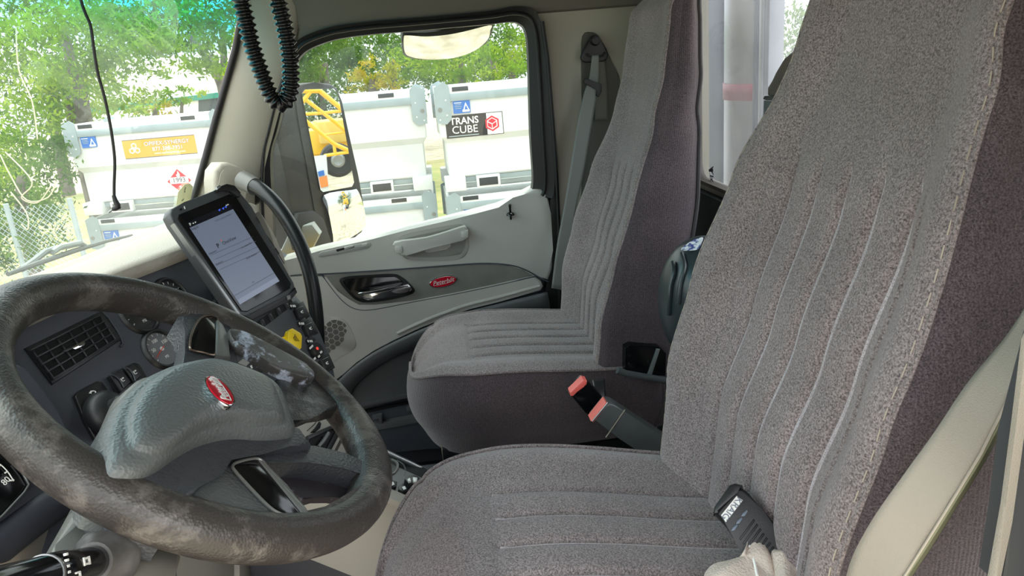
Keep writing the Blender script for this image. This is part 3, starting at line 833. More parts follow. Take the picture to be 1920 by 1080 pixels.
for j in range(128):
    for i in range(24):
        bm.faces.new((G[j][i], G[j][(i + 1) % 24], G[(j + 1) % 128][(i + 1) % 24], G[(j + 1) % 128][i]))
rim = obj('rim', bm, M['rim'], wheel, ang=180)
# spokes
sp1 = slab('spoke', [(338, 700), (347, 660), (355, 624), (350, 606), (336, 590), (375, 585), (425, 598), (436, 612), (440, 640), (452, 690), (400, 700), (350, 705)], WF, 0.034, M['wheelhub2'], wheel, off=0.012, bevel=0.007, seg=4)
slab('gloss_panel', [(357, 650), (361, 624), (372, 602), (386, 593), (407, 596), (406, 628), (404, 663), (380, 660), (361, 656)], WF, 0.004, M['gloss'], sp1, off=0.0145, bevel=0.001, sm=3)
tube('panel_trim', [WF.hit(x, y, 0.015) for x, y in crom([(356, 651), (360, 624), (372, 601), (386, 592), (408, 595), (407, 628), (405, 664), (380, 661), (361, 657)], 4)], 0.0013, plain('copper-tinted trim', rgb(140, 120, 105), 0.3, metal=0.8), sp1, seg=6, closed=True)
slab('panel_cheek', [(408, 597), (420, 608), (428, 632), (434, 668), (420, 668), (406, 664)], WF, 0.01, M['column'], sp1, off=0.018, bevel=0.003)
sp2 = slab('spoke', [(520, 706), (560, 708), (600, 704), (640, 712), (664, 740), (640, 760), (612, 768), (588, 771), (566, 780), (554, 796), (520, 796)], WF, 0.018, worn('worn black spoke', rgb(36, 36, 36), rgb(86, 84, 82), 16, 0.5), wheel, off=0.012, bevel=0.008, seg=4)
sp3 = slab('spoke', [(340, 944), (365, 905), (402, 876), (436, 862), (470, 898), (505, 945), (528, 965), (560, 970), (548, 1000), (500, 1000), (440, 992), (380, 970)], WF, 0.034, M['wheelhub'], wheel, off=0.014, bevel=0.007, seg=4)
arm = slab('lower_arm', [(420, 862), (470, 840), (540, 830), (590, 832), (650, 850), (700, 870), (722, 900), (700, 900), (690, 888), (640, 872), (575, 861), (500, 862), (440, 874)], WF, 0.03, M['wheelhub2'], wheel, off=0.013, bevel=0.005, seg=3)
slab('grip_lip', [(690, 888), (712, 905), (690, 960), (640, 985), (560, 992), (520, 975), (545, 966), (580, 968), (620, 958), (655, 937), (676, 910)], WF, 0.03, M['rim'], wheel, off=0.0185, bevel=0.007, seg=4)
slab('grip_wall', [(480, 862), (560, 860), (640, 872), (694, 890), (680, 912), (660, 936), (620, 930), (590, 930), (567, 937), (540, 912), (505, 880)], WF, 0.01, worn('dark worn grip', rgb(56, 52, 56), rgb(128, 128, 138), 30, 0.56, bump=0.1), wheel, off=-0.012, bevel=0.002)
slab('gloss_panel', [(438, 874), (450, 867), (484, 862), (502, 880), (532, 915), (572, 962), (545, 966), (515, 955), (478, 920), (446, 886)], WF, 0.012, M['gloss'], sp3, off=0.017, bevel=0.001, sm=2)
tube('panel_trim', [WF.hit(x, y, 0.018) for x, y in crom([(436, 874), (448, 866), (484, 860), (504, 879), (534, 914), (576, 963), (545, 968), (513, 957), (476, 922), (444, 887)], 4)], 0.0016, plain('grey panel trim', rgb(128, 128, 124), 0.35, metal=0.5), sp3, seg=6, closed=True)
slab('panel_cheek', [(486, 860), (494, 863), (540, 908), (580, 962), (572, 966), (530, 914)], WF, 0.014, M['column'], sp3, off=0.019, bevel=0.003)
# worn thumb groove in the upper rim
slab('grip_insert', [(432, 614), (470, 626), (520, 652), (565, 676), (588, 692), (590, 706), (560, 704), (520, 688), (478, 662), (440, 638)], WF, 0.014, M['rimworn'], wheel, off=0.0242, bevel=0.004, sm=3)
# hub: lower body, cushion cover, raised centre
hub = slab('hub_body', [(203, 862), (230, 840), (330, 800), (540, 790), (566, 800), (588, 831), (545, 836), (482, 842), (434, 862), (402, 881), (372, 914), (346, 946), (300, 934), (256, 912), (222, 888)], WF, 0.06, M['wheelhub2'], wheel, off=0.022, bevel=0.008, seg=4)
PADO = crom([(198, 850), (195, 812), (206, 772), (230, 735), (264, 706), (310, 683), (350, 672), (392, 666), (440, 675), (490, 693), (524, 709), (543, 735), (556, 772), (564, 800), (552, 812), (500, 816), (450, 813), (412, 817), (372, 829), (334, 850), (296, 876), (262, 888), (226, 884), (206, 874)], 3)
cenp = (385, 765)
def pad(i, j):
    x, y = PADO[i]
    t = (0, 0.012, 0.04, 0.09, 0.16, 0.19, 0.215, 0.24, 0.34, 0.5, 0.7, 0.88, 0.985)[j]
    h = (-0.03, 0.016, 0.026, 0.031, 0.034, 0.0345, 0.039, 0.0425, 0.046, 0.048, 0.0495, 0.050, 0.050)[j]
    qx, qy = x + (cenp[0] - x) * t, y + (cenp[1] - y) * t
    p = WF.hit(qx, qy, 0.03)
    return p + WF.n * (h - 0.03)
cover = obj('hub_cover', grid_bm(pad, len(PADO), 13, closed_u=True), M['wheelhub'], wheel, ang=180)
bm = bmesh.new(); bm.faces.new([bm.verts.new(pad(i, 12)) for i in range(len(PADO))])
obj('cover_centre', bm, M['wheelhub'], cover, ang=180)
LT, LB = WF.hit(391, 710, 0.049), WF.hit(427, 766, 0.049)
WB_ = Frame((LT + LB) / 2, LT - LB, WF.n.cross(LT - LB) * -1)
if WB_.e2.dot(WF.hit(440, 730, 0.049) - WF.hit(400, 745, 0.049)) < 0: WB_.e2 = -WB_.e2
badge(cover, WB_, (LT - LB).length / 2, (LT - LB).length * 0.27, 'Peterbilt')
su, sv = WF.uv(491, 756, 0.0445)
text('airbag_mark', 'R', 0.014, WF, su, sv, M['wheelhub2'], cover, off=0.0448, rot=rad(-60), shear=0.3)

# ------------------------------------------------------------------ column with stalk
colm = thing('steering_column', 'grey plastic steering column shroud with a black stalk under the wheel', 'steering column', loc=WF.L(0, 0.05, -0.3))
obj('collar', lathe_bm([(0.052, -0.005), (0.070, -0.02), (0.078, -0.045), (0.074, -0.09), (0.062, -0.15), (0.055, -0.42), (0.0, -0.42)], WF, 36), M['column'], colm, ang=50)
slab('shroud', [(138, 948), (170, 955), (240, 992), (345, 1036), (332, 1080), (305, 1130), (80, 1140), (105, 1020)], WF, 0.16, M['column'], colm, off=-0.05, bevel=0.012, seg=4)
slab('shroud_half', [(216, 990), (240, 996), (342, 1040), (328, 1084), (302, 1130), (235, 1130), (202, 1024)], WF, 0.10, plain('warm grey column plastic', rgb(126, 122, 112), 0.42), colm, off=-0.0475, bevel=0.004)
s0, s1 = WF.hit(196, 1048, -0.045), atD(-60, 1120, 0.42)
ax = (s1 - s0).normalized()
def along(t): return s0 + (s1 - s0) * t
tube('stalk_boot', [along(-0.03), along(0.0), along(0.03), along(0.07), along(0.12)], [0.026, 0.026, 0.022, 0.018, 0.015], plain('scuffed rubber boot', rgb(96, 94, 92), 0.4, var=0.4, vscale=60), colm, seg=20)
stk = tube('stalk', [along(0.05), along(0.2), along(0.33), along(0.334), along(0.52), along(0.525), along(1.0)], [0.0125, 0.0125, 0.0127, 0.0138, 0.0142, 0.0135, 0.0135], M['gloss'], colm, seg=24)
tube('stalk_ring', [along(0.53), along(0.545)], 0.0145, M['steel'], stk, seg=24)
up_ = (CAM - along(0.42)); up_ = (up_ - ax * up_.dot(ax)).normalized()
SF = Frame(along(0.42) + up_ * 0.0142, ax, up_.cross(ax))
for k, (u, v, w_, h_) in enumerate(((-0.012, -0.004, 0.008, 0.0015), (-0.012, 0.000, 0.009, 0.0015), (-0.016, -0.002, 0.0015, 0.006), (-0.008, -0.002, 0.0015, 0.006), (0.004, 0.004, 0.006, 0.0014), (0.004, 0.007, 0.006, 0.0014), (0.001, 0.0055, 0.0014, 0.004))):
    slab_uv('symbol_stroke', rrect(u, v, w_, h_, 0.0005, 2), SF, 0.0012, M['white'], stk, bevel=0, off=0.0006)
for k in range(5):
    slab_uv('scale_mark', rrect(0.016, -0.010 + k * 0.004, 0.003, 0.0018, 0.0004, 2), SF, 0.002, M['white'], stk, bevel=0, off=0.0005)

# ================================================================== FRONT OF THE CAB
wall_front = box('wall_front', (1.25, 0.90, 0.55), 1.10, 0.02, 0.47, M['navy2'], bevel=0.004, kind='structure')

_a, _tl = rad(18), rad(28)
_hn = V((-math.sin(_a), -math.cos(_a), 0))
DF = Frame((1.12, 0.459, 1.071), (math.cos(_a), -math.sin(_a), 0), _hn * math.sin(_tl) + V((0, 0, -math.cos(_tl))))
dash = thing('dashboard', 'slate and cream truck dashboard with gauges, air vent and rocker switches', 'dashboard', loc=(1.3, 0.55, 0.6))
slab('panel', [(-90, 690), (-60, 660), (0, 634), (60, 607), (150, 565), (230, 530), (345, 485), (420, 447), (470, 470), (520, 520), (552, 556), (575, 578), (600, 625), (622, 680), (634, 722), (600, 790), (500, 830), (380, 930), (200, 1010), (-90, 1120)], DF, 0.06, M['navy'], dash, bevel=0.006)
# padded cream top between the panel and the windshield
far = crom([(-120, 628), (-80, 610), (0, 575), (80, 542), (160, 508), (250, 467), (337, 428), (385, 404), (430, 380)], 4, False)
near = crom([(-120, 690), (-80, 672), (0, 637), (60, 610), (150, 568), (230, 533), (345, 488), (395, 462), (440, 440)], 4, False)
def dpad(i, j):
    t = i / 12
    a = WS.hit(*far[j], 0.012); b = DF.hit(*near[j], 0.004)
    p = a.lerp(b, t)
    lift = 0.010 * math.exp(-((t - 0.12) / 0.08) ** 2) - 0.008 * math.exp(-((t - 0.30) / 0.06) ** 2) + 0.016 * math.sin(math.pi * t) ** 0.7
    return p + V((0, -0.3, 0.95)) * lift
def dpad2(i, j):        # carried on to the driver's side wall
    if j == 0: return dpad(i, 0) + V((0.24 - dpad(i, 0).x, 0.03 * i / 12, 0.02 * i / 12))
    return dpad(i, j - 1)
top = obj('dash_top', grid_bm(dpad2, 13, len(far) + 1), M['cream'], dash, ang=60)
_b0 = DF.hit(*near[0], 0.0)
obj('left_panel', prism_bm([_b0 + V((0.03, 0, -0.005)), V((0.24, _b0.y + 0.03, _b0.z + 0.015)), V((0.24, _b0.y - 0.05, 0.62)), _b0 + V((0.03, -0.08, -0.55))], V((0, 0.03, 0)), 0.0), M['navy'], dash, ang=20)
top.modifiers.new('thick', 'SOLIDIFY').thickness = -0.02
# cream passenger end with its grab recess
_a2 = rad(38)
PE = Frame(atX(510, 460, 1.80), (math.cos(_a2), -math.sin(_a2), 0), V((-math.sin(_a2) * .35, -math.cos(_a2) * .35, -0.93)))
end = slab('passenger_end', [(400, 392), (440, 382), (465, 378), (478, 384), (492, 404), (512, 436), (532, 480), (546, 515), (553, 545), (562, 600), (600, 700), (560, 720), (440, 560)], PE, 0.10, M['cream'], dash, bevel=0.008, seg=3)
slab('end_cap', [(452, 392), (460, 380), (474, 380), (483, 388), (486, 396), (470, 402), (458, 402)], PE, 0.02, M['cream'], end, off=0.012, bevel=0.005, sm=3)
slab('grab_recess', [(474, 402), (482, 396), (490, 402), (506, 436), (514, 460), (520, 485), (510, 470), (494, 440)], PE, 0.01, plain('shaded recess plastic', rgb(120, 116, 106), 0.6), end, off=0.0012, bevel=0.001, sm=3)  # recess shade put into the colour; nothing is hollowed out
# lower dash, knee panels
KN = plain('warm grey knee panel', rgb(150, 142, 132), 0.55)
slab('knee_panel', [(-60, 1045), (20, 1010), (70, 985), (120, 940), (160, 960), (150, 1130), (-60, 1180)], planeY(0.50), 0.04, KN, dash, bevel=0.008)
slab('knee_panel', [(250, 1000), (446, 1030), (446, 1130), (220, 1130)], planeY(0.43), 0.04, M['consol'], dash, bevel=0.004)
slab('knee_trim', [(450, 1030), (560, 1020), (510, 1052), (478, 1080), (455, 1130), (450, 1130)], planeY(0.42), 0.04, M['consol'], dash, bevel=0.004)
slab('knee_pull', [(476, 1050), (512, 1045), (482, 1072), (476, 1072)], planeY(0.418), 0.004, plain('grey pull', rgb(150, 148, 140), 0.5), dash, bevel=0.001)
tube('beam', [DF.hit(x, y, 0.022) for x, y in ((-80, 1075), (-20, 1035), (40, 988), (85, 955), (130, 925))], 0.021, M['navy2'], dash, seg=16)

# instrument cluster at the far left
hood = slab('cluster_hood', [(-90, 620), (0, 652), (45, 690), (92, 748), (122, 800), (138, 850), (128, 884), (70, 940), (0, 1000), (-90, 1060)], DF, 0.05, M['navy'], dash, off=0.03, bevel=0.012, seg=4, sm=2)
slab('cluster_inner', [(-90, 700), (0, 700), (50, 745), (88, 800), (104, 845), (96, 880), (40, 930), (-90, 1010)], DF, 0.01, M['navy2'], hood, off=0.033, bevel=0.003, sm=2)
cf_ = slab('cluster_face', [(-90, 810), (-20, 838), (20, 862), (42, 885), (54, 906), (50, 916), (5, 966), (-90, 1030)], DF, 0.006, M['gloss'], hood, off=0.038, bevel=0.001)
tube('face_edge', [DF.hit(x, y, 0.040) for x, y in ((28, 868), (44, 890), (54, 908), (46, 922), (5, 966), (-60, 1020))], 0.0012, M['steel'], hood, seg=6)
tube('dial_arc', [DF.hit(x, y, 0.0395) for x, y in crom([(-10, 866), (2, 872), (14, 884), (22, 896), (26, 902)], 3, False)], 0.0006, M['white'], cf_, seg=5)
for (x, y, dx, dy) in ((1, 871, -4, 5), (14, 884, -5, 3), (26, 900, -7, 1)):
    tube('dial_mark', [DF.hit(x, y, 0.0395), DF.hit(x + dx, y + dy, 0.0395)], 0.0009, M['white'], cf_, seg=5)
text('dial_number', '80', 0.010, DF, *DF.uv(11, 902, 0.039), M['white'], cf_, off=0.0392, rot=rad(-10))

# air vent
vq = [(54, 653), (190, 586), (223, 637), (101, 715)]
def bil(s, t):
    (x0, y0), (x1, y1), (x2, y2), (x3, y3) = vq
    return ((x0 * (1 - s) + x1 * s) * (1 - t) + (x3 * (1 - s) + x2 * s) * t, (y0 * (1 - s) + y1 * s) * (1 - t) + (y3 * (1 - s) + y2 * s) * t)
vent = slab('vent_frame', [bil(-.03, -.05), bil(1.02, -.05), bil(1.04, 1.04), bil(-.03, 1.05)], DF, 0.02, M['black'], dash, off=0.004, bevel=0.003)
slab('vent_throat', [bil(.03, .05), bil(.97, .05), bil(.97, .95), bil(.03, .95)], DF, 0.002, plain('dark vent throat', rgb(8, 8, 9), 0.8), vent, off=0.0046, bevel=0)
M['slat'] = plain('dark grey vent slat', rgb(38, 39, 42), 0.35)
for k in range(5):
    t = 0.06 + 0.22 * k
    slab('vent_slat', [bil(.02, t - .02), bil(.98, t - .02), bil(.98, t + .025), bil(.02, t + .025)], DF, 0.004, M['slat'], vent, off=0.0095, bevel=0.0006)
for k in range(7):
    s_ = (0.03, 0.2, 0.37, 0.54, 0.71, 0.86, 0.97)[k]
    slab('vent_vane', [bil(s_ - .009, .04), bil(s_ + .009, .04), bil(s_ + .009, .96), bil(s_ - .009, .96)], DF, 0.003, M['slat'], vent, off=0.0072, bevel=0.0004)
slab('vent_tab', [(134, 652), (146, 644), (158, 640), (161, 643), (158, 648), (142, 655)], DF, 0.004, M['chrome'], vent, off=0.0115, bevel=0.001)
slab('tab_stem', [(118, 657), (138, 648), (142, 652), (122, 660)], DF, 0.004, M['slat'], vent, off=0.0108, bevel=0.001)
tube('bezel_highlight', [DF.hit(x, y, 0.002) for x, y in ((190, 583), (205, 597), (222, 622), (231, 643), (226, 650))], 0.0016, M['navy'], vent, seg=6)

# gauges
def gauge(px, py, R_, needle, nums, unit, light=False):
    u, v = DF.uv(px, py)
    g = obj('gauge_bezel', lathe_bm([(R_ + 0.004, 0.0), (R_ + 0.003, 0.003), (R_, 0.006), (R_ - 0.002, 0.006), (R_ - 0.004, 0.003), (R_ - 0.004, 0.001)], DF, 40, u, v), M['black'], dash)
    obj('gauge_dial', lathe_bm([(R_ - 0.003, 0.0012), (0.0, 0.0012)], DF, 40, u, v), M['dial2'] if light else M['dial'], g, ang=0)
    obj('gauge_glass', lathe_bm([(R_ - 0.0035, 0.0045), (0.0, 0.0045)], DF, 40, u, v), M['gglass'], g, ang=0)
    for k in range(11):
        an = rad(150 + 24 * k); r0, r1 = R_ * 0.72, R_ * 0.84
        tube('tick', [DF.L(u + r0 * math.cos(an), v + r0 * math.sin(an), 0.0016), DF.L(u + r1 * math.cos(an), v + r1 * math.sin(an), 0.0016)], 0.0005 if k % 5 else 0.0009, M['white'], g, seg=4)
    an = rad(needle)
    tube('needle', [DF.L(u - .006 * math.cos(an), v - .006 * math.sin(an), 0.0026), DF.L(u + R_ * .72 * math.cos(an), v + R_ * .72 * math.sin(an), 0.0026)], [0.0011, 0.0005], M['needle'], g, seg=5)
    obj('needle_hub', lathe_bm([(0.0035, 0.0016), (0.0035, 0.003), (0.0, 0.0032)], DF, 14, u, v), M['white'], g)
    for (s_, an, rr) in nums:
        an = rad(an)
        text('dial_number', s_, R_ * 0.26, DF, u + R_ * rr * math.cos(an), v + R_ * rr * math.sin(an), M['white'], g, off=0.0016)
    text('dial_unit', unit, R_ * 0.2, DF, u, v + R_ * 0.45, M['white'], g, off=0.0016)
    return g
M['dial'] = plain('black gauge dial', rgb(16, 17, 19), 0.5)
M['dial2'] = plain('grey gauge dial', rgb(120, 122, 126), 0.5)
M['gglass'] = glass('gauge glass', (0.97, 0.97, 0.97, 1), film=0.0, refl=1.2)
M['needle'] = plain('red needle', rgb(215, 70, 60), 0.5)
gauge(259, 587, 0.0335, 205, (('50', 200, .55), ('100', 265, .5), ('150', 345, .5)), 'PSI')
gauge(302, 655, 0.0315, 160, (('50', 195, .5), ('100', 260, .5), ('150', 330, .5)), 'PSI', True)
gauge(366, 622, 0.0315, 200, (('25', 175, .55), ('50', 265, .5)), 'FUEL')
gauge(322, 556, 0.0315, 220, (('0', 200, .5), ('60', 340, .5)), '°F')
gauge(425, 590, 0.0315, 200, (('0', 200, .5), ('40', 340, .5)), 'A')

# trailer-brake style knob panel with its return arrow
kp = slab('knob_plate', [(141, 742), (147, 733), (182, 714), (192, 715), (212, 745), (232, 782), (230, 798), (192, 826), (178, 822), (160, 790)], DF, 0.012, M['black'], dash, off=0.006, bevel=0.002)
ku, kv = DF.uv(194, 778, 0.006)
obj('knob', lathe_bm([(0.030, 0.006), (0.0315, 0.012), (0.030, 0.020), (0.025, 0.027), (0.017, 0.031), (0.013, 0.033), (0.012, 0.045), (0.010, 0.047), (0, 0.047)], DF, 40, ku, kv), plain('black rubber knob', rgb(30, 31, 33), 0.45, bump=0.1, bscale=200), kp)
tube('arrow_mark', [DF.hit(x, y, 0.0066) for x, y in crom([(166, 746), (172, 742), (178, 738), (179, 734), (174, 733), (170, 735)], 3, False)], 0.0008, M['white'], kp, seg=5)
slab('arrow_head', [(167, 737), (171, 732), (172, 738)], DF, 0.0006, M['white'], kp, off=0.0068, bevel=0)
sb = slab('switch_base', [(203, 706), (215, 697), (252, 679), (262, 682), (276, 706), (262, 735), (228, 754)], DF, 0.012, M['black'], dash, off=0.004, bevel=0.002)
def rocker(parent, quad, off=0.010, sym=True, m=None):
    r_ = slab('rocker', quad, DF, 0.010, m or M['black'], parent, off=off, bevel=0.002, seg=3)
    cx = sum(q[0] for q in quad) / 4; cy = sum(q[1] for q in quad) / 4
    if sym:
        u, v = DF.uv(cx, cy, off)
        for (a, b, w_, h_) in ((-0.002, 0, 0.004, 0.004), (0.003, -0.001, 0.003, 0.002), (0.001, 0.003, 0.005, 0.001)):
            slab_uv('symbol_stroke', rrect(u + a, v + b, w_, h_, 0.0004, 2), DF, 0.0006, M['white'], r_, bevel=0, off=off + 0.0006)
    return r_
rocker(sb, [(208, 704), (230, 692), (247, 716), (228, 735)])
rocker(sb, [(234, 690), (252, 682), (268, 704), (252, 716)])
tube('rocker_guard', [DF.hit(x, y, 0.0115) for x, y in crom([(206, 703), (216, 705), (226, 714), (232, 726)], 3, False)], 0.0012, M['navy'], sb, seg=5)
tube('rocker_guard', [DF.hit(x, y, 0.0115) for x, y in crom([(232, 690), (242, 692), (250, 702), (254, 714)], 3, False)], 0.0012, M['navy'], sb, seg=5)

# right-hand control panel: switch column, yellow knob, slots under the tablet
cp = slab('control_panel', [(480, 610), (520, 580), (548, 556), (556, 556), (575, 578), (600, 625), (618, 668), (600, 690), (560, 680), (520, 660)], DF, 0.02, plain('grey control panel', rgb(74, 76, 80), 0.45), dash, off=0.005, bevel=0.002)
M['slot'] = plain('dark slot', rgb(10, 10, 12), 0.7)
slab('upper_vent', [(470, 612), (500, 590), (545, 560), (550, 568), (536, 582), (505, 606), (482, 622)], DF, 0.004, M['slot'], dash, off=0.0062, bevel=0)
for k in range(4):
    x = 488 + k * 15; y = 607 - k * 11
    slab('vent_vane', [(x, y - 6), (x + 5, y - 9), (x + 11, y + 2), (x + 6, y + 6)], DF, 0.004, M['slat'], dash, off=0.010, bevel=0.001)
for (x, y) in ((564, 585), (580, 616), (611, 681)):
    b_ = slab('switch_base', [(x - 13, y - 12), (x + 5, y - 21), (x + 18, y + 8), (x, y + 18)], DF, 0.012, M['black'], dash, off=0.008, bevel=0.002)
    rocker(b_, [(x - 9, y - 6), (x + 5, y - 13), (x + 13, y + 5), (x - 1, y + 12)], off=0.014)
for (x, y) in ((552, 571), (568, 604), (584, 637)):
    b_ = slab('switch_label', [(x - 8, y - 2), (x + 4, y - 9), (x + 9, y + 1), (x - 4, y + 8)], DF, 0.008, M['black'], dash, off=0.010, bevel=0.001)
    for d in (-3, 1, 4):
        slab('label_mark', [(x - 5 + d, y + 1), (x - 3 + d, y), (x - 1 + d, y + 4), (x - 3 + d, y + 5)], DF, 0.0006, M['white'], b_, off=0.0106, bevel=0)
ku, kv = DF.uv(592, 658, 0.01)
kb = obj('round_switch', lathe_bm([(0.016, 0.006), (0.017, 0.014), (0.015, 0.018), (0.0, 0.018)], DF, 28, ku, kv), M['black'], dash)
obj('red_lamp', lathe_bm([(0.003, 0.018), (0.0028, 0.0195), (0, 0.020)], DF, 12, ku - 0.003, kv - 0.003), plain('red lamp', rgb(235, 70, 60), 0.3, emit=rgb(235, 60, 50), estr=0.4), kb)
slab('white_mark', [(580, 652), (586, 646), (588, 649), (582, 655)], DF, 0.001, M['white'], kb, off=0.020, bevel=0)
for d in ((598, 668), (590, 672), (602, 660)):
    slab('white_mark', [(d[0] - 2, d[1]), (d[0] + 1, d[1] - 3), (d[0] + 3, d[1]), (d[0], d[1] + 3)], DF, 0.001, M['white'], kb, off=0.020, bevel=0)
M['yellow'] = plain('yellow plastic', rgb(250, 214, 20), 0.35)
yk = slab('brake_knob', [(541, 626), (544, 617), (549, 615), (564, 624), (567, 630), (566, 652), (562, 656), (545, 646), (541, 640)], DF, 0.012, M['yellow'], dash, off=0.045, bevel=0.002)
obj('knob_stem', tube_bm([DF.hit(553, 636, 0.0), DF.hit(553, 636, 0.04)], 0.006), M['black'], yk)
slab('knob_wing', [(524, 634), (541, 627), (541, 642), (530, 640)], DF, 0.01, M['yellow'], yk, off=0.038, bevel=0.002)
YF_ = Frame(DF.hit(554, 635, 0.0455), DF.hit(560, 644, .0455) - DF.hit(548, 626, .0455), DF.hit(548, 640, .0455) - DF.hit(556, 630, .0455))
text('knob_text', 'PARKING', 0.0036, YF_, 0.0, -0.004, M['ink'], yk, off=0.0004)
text('knob_text', 'BRAKE', 0.0036, YF_, 0.0, 0.0, M['ink'], yk, off=0.0004)
text('knob_text', 'PUSH', 0.0036, YF_, 0.0, 0.004, M['ink'], yk, off=0.0004)
# radio box seen through the wheel
rb = slab('radio_unit', [(436, 662), (462, 645), (485, 655), (504, 690), (490, 700), (455, 690)], DF, 0.01, M['black'], dash, off=0.006, bevel=0.001)
slab('radio_trim', [(446, 680), (470, 662), (480, 668), (462, 686)], DF, 0.002, plain('pale grey radio face', rgb(150, 150, 146), 0.5), rb, off=0.0075, bevel=0)
for (x, y) in ((478, 678), (482, 686), (472, 688)):
    slab('label_mark', [(x - 3, y - 2), (x, y - 4), (x + 2, y + 2), (x, y + 3)], DF, 0.0006, M['white'], rb, off=0.0072, bevel=0)

# lower centre stack: cream, with a black pocket and a pen
ls = slab('lower_stack', [(540, 770), (600, 758), (650, 770), (700, 850), (740, 900), (600, 940), (480, 860)], DF, 0.03, M['consol'], dash, off=0.012, bevel=0.004)
slab('pocket', [(580, 822), (622, 800), (632, 801), (640, 808), (618, 850), (590, 862), (575, 850)], DF, 0.004, M['slot'], ls, off=0.0135, bevel=0)
slab('pocket_lip', [(578, 816), (622, 797), (634, 800), (634, 805), (622, 803), (580, 824)], DF, 0.006, M['black'], ls, off=0.019, bevel=0.001)
slab('pocket_lip', [(634, 800), (642, 806), (612, 860), (606, 854)], DF, 0.006, M['black'], ls, off=0.019, bevel=0.001)
slab('handle_slot', [(584, 810), (592, 802), (600, 790), (603, 794), (601, 802), (592, 810)], DF, 0.004, M['black'], ls, off=0.0155, bevel=0.001)
slab('groove', [(642, 815), (646, 818), (628, 855), (624, 852)], DF, 0.001, plain('brown groove', rgb(70, 62, 56), 0.7), ls, off=0.0128, bevel=0)
tube('panel_line', [DF.hit(x, y, 0.0128) for x, y in ((600, 780), (590, 795), (576, 808))], 0.0008, M['rubber'], ls, seg=5)

# ================================================================== TABLET
def r3(a, b, c):
    e1 = V((math.cos(a), -math.sin(a), 0)); hn = V((-math.sin(a), -math.cos(a), 0))
    e2 = hn * math.sin(b) + V((0, 0, -math.cos(b)))
    return e1 * math.cos(c) + e2 * math.sin(c), e2 * math.cos(c) - e1 * math.sin(c)
te1, te2 = r3(rad(33.54), rad(24.78), rad(-6.64))
TF = Frame((1.3119, 0.365, 1.1619), te1, te2)
tab = thing('tablet', 'rugged black tablet showing a login page, mounted upright on the dashboard', 'tablet', loc=TF.L(0, 0.1, -0.03))
slab('case', [(318, 402), (321, 391), (345, 379), (420, 349), (438, 349), (453, 362), (472, 388), (552, 530), (556, 546), (546, 560), (470, 598), (456, 596), (440, 585), (326, 418)], TF, 0.022, plain('grey rugged case', rgb(66, 68, 70), 0.45), tab, off=0.0, bevel=0.004, seg=3)
slab('front_bezel', [(334, 410), (336, 402), (430, 364), (441, 366), (546, 532), (544, 541), (464, 584), (453, 583)], TF, 0.004, M['gloss'], tab, off=0.0022, bevel=0.001)
scr_m = plain('lit tablet page', rgb(70, 76, 88), 0.3, emit=rgb(150, 164, 190), estr=0.125)
scr = slab('screen', [(356, 427), (437, 392), (524, 527), (450, 571)], TF, 0.001, scr_m, tab, off=0.0027, bevel=0, ang=0)
slab('status_bar', [(350, 417), (431, 382), (437, 391.5), (356, 426.5)], TF, 0.001, plain('dark status bar', rgb(16, 18, 30), 0.2), tab, off=0.0027, bevel=0, ang=0)
slab('nav_bar', [(446, 562), (519, 519), (524, 527), (450, 571)], TF, 0.001, plain('pale navigation bar', rgb(84, 90, 100), 0.3, emit=rgb(165, 178, 205), estr=0.15), scr, off=0.0029, bevel=0, ang=0)
M['sink'] = plain('screen ink', rgb(20, 20, 34), 0.4)
M['sink2'] = plain('grey screen ink', rgb(88, 94, 108), 0.4)
M['sorange'] = plain('orange screen ink', rgb(200, 90, 60), 0.4, emit=rgb(200, 90, 60), estr=0.2)
M['sblue'] = plain('blue screen icon', rgb(50, 80, 180), 0.4, emit=rgb(60, 90, 220), estr=0.3)
TO = 0.0032
te_rot = 0.0
def ttxt(s, px, py, size, mt, al='CENTER', bold=0.0):
    u, v = TF.uv(px, py, TO)
    text('screen_text', s, size, TF, u, v, mt, scr, off=TO, ext=0.00005, align=al, bold=bold)
ttxt('Log In', 359, 430, 0.0062, M['sink'], 'LEFT')
ttxt('OneView', 430, 451, 0.0085, M['sink'])
ttxt('P', 409, 461, 0.0105, M['sink'], bold=0.0003)
ttxt("'", 417, 454, 0.012, M['sorange'], bold=0.0002)
ttxt('Username', 399, 473, 0.0042, M['sink'])
ttxt('Password', 411, 493, 0.0042, M['sink'])
ttxt('Remember Me', 462, 460, 0.0042, M['sink'])
ttxt('Show Password', 472, 480, 0.0042, M['sink'])
ttxt('Select a Language English', 418, 408, 0.0038, M['sink2'])
ttxt('P', 357, 421, 0.007, M['white'], bold=0.0002)
ttxt('CR', 475, 529, 0.004, M['sink2'])
for (x0, y0, x1, y1) in ((396, 478, 474, 444), (404, 486, 480, 452), (405, 498, 482, 463), (411, 506, 489, 471), (437, 556, 515, 511)):
    tube('field_line', [TF.hit(x0, y0, TO), TF.hit(x1, y1, TO)], 0.0003, M['sink2'], scr, seg=4)
for (x, y) in ((423, 388), (418, 391), (411, 394)):
    slab('status_icon', [(x - 2, y), (x + 2, y - 3), (x + 2, y + 2)], TF, 0.0003, M['sblue'], tab, off=0.0031, bevel=0)
for (x, y) in ((362, 418), (366, 416), (427, 383), (424, 384.5)):
    slab('status_icon', [(x - 1, y), (x + 1, y - 1), (x + 2, y + 1), (x, y + 2)], TF, 0.0003, M['white'], tab, off=0.0031, bevel=0)
slab('camera_dot', [(337, 392), (340, 390), (342, 393), (339, 395)], TF, 0.002, M['gloss'], tab, off=0.0012, bevel=0)
slab('led', [(345, 387), (346, 386), (348, 391), (347, 392)], TF, 0.002, M['white'], tab, off=0.0012, bevel=0)
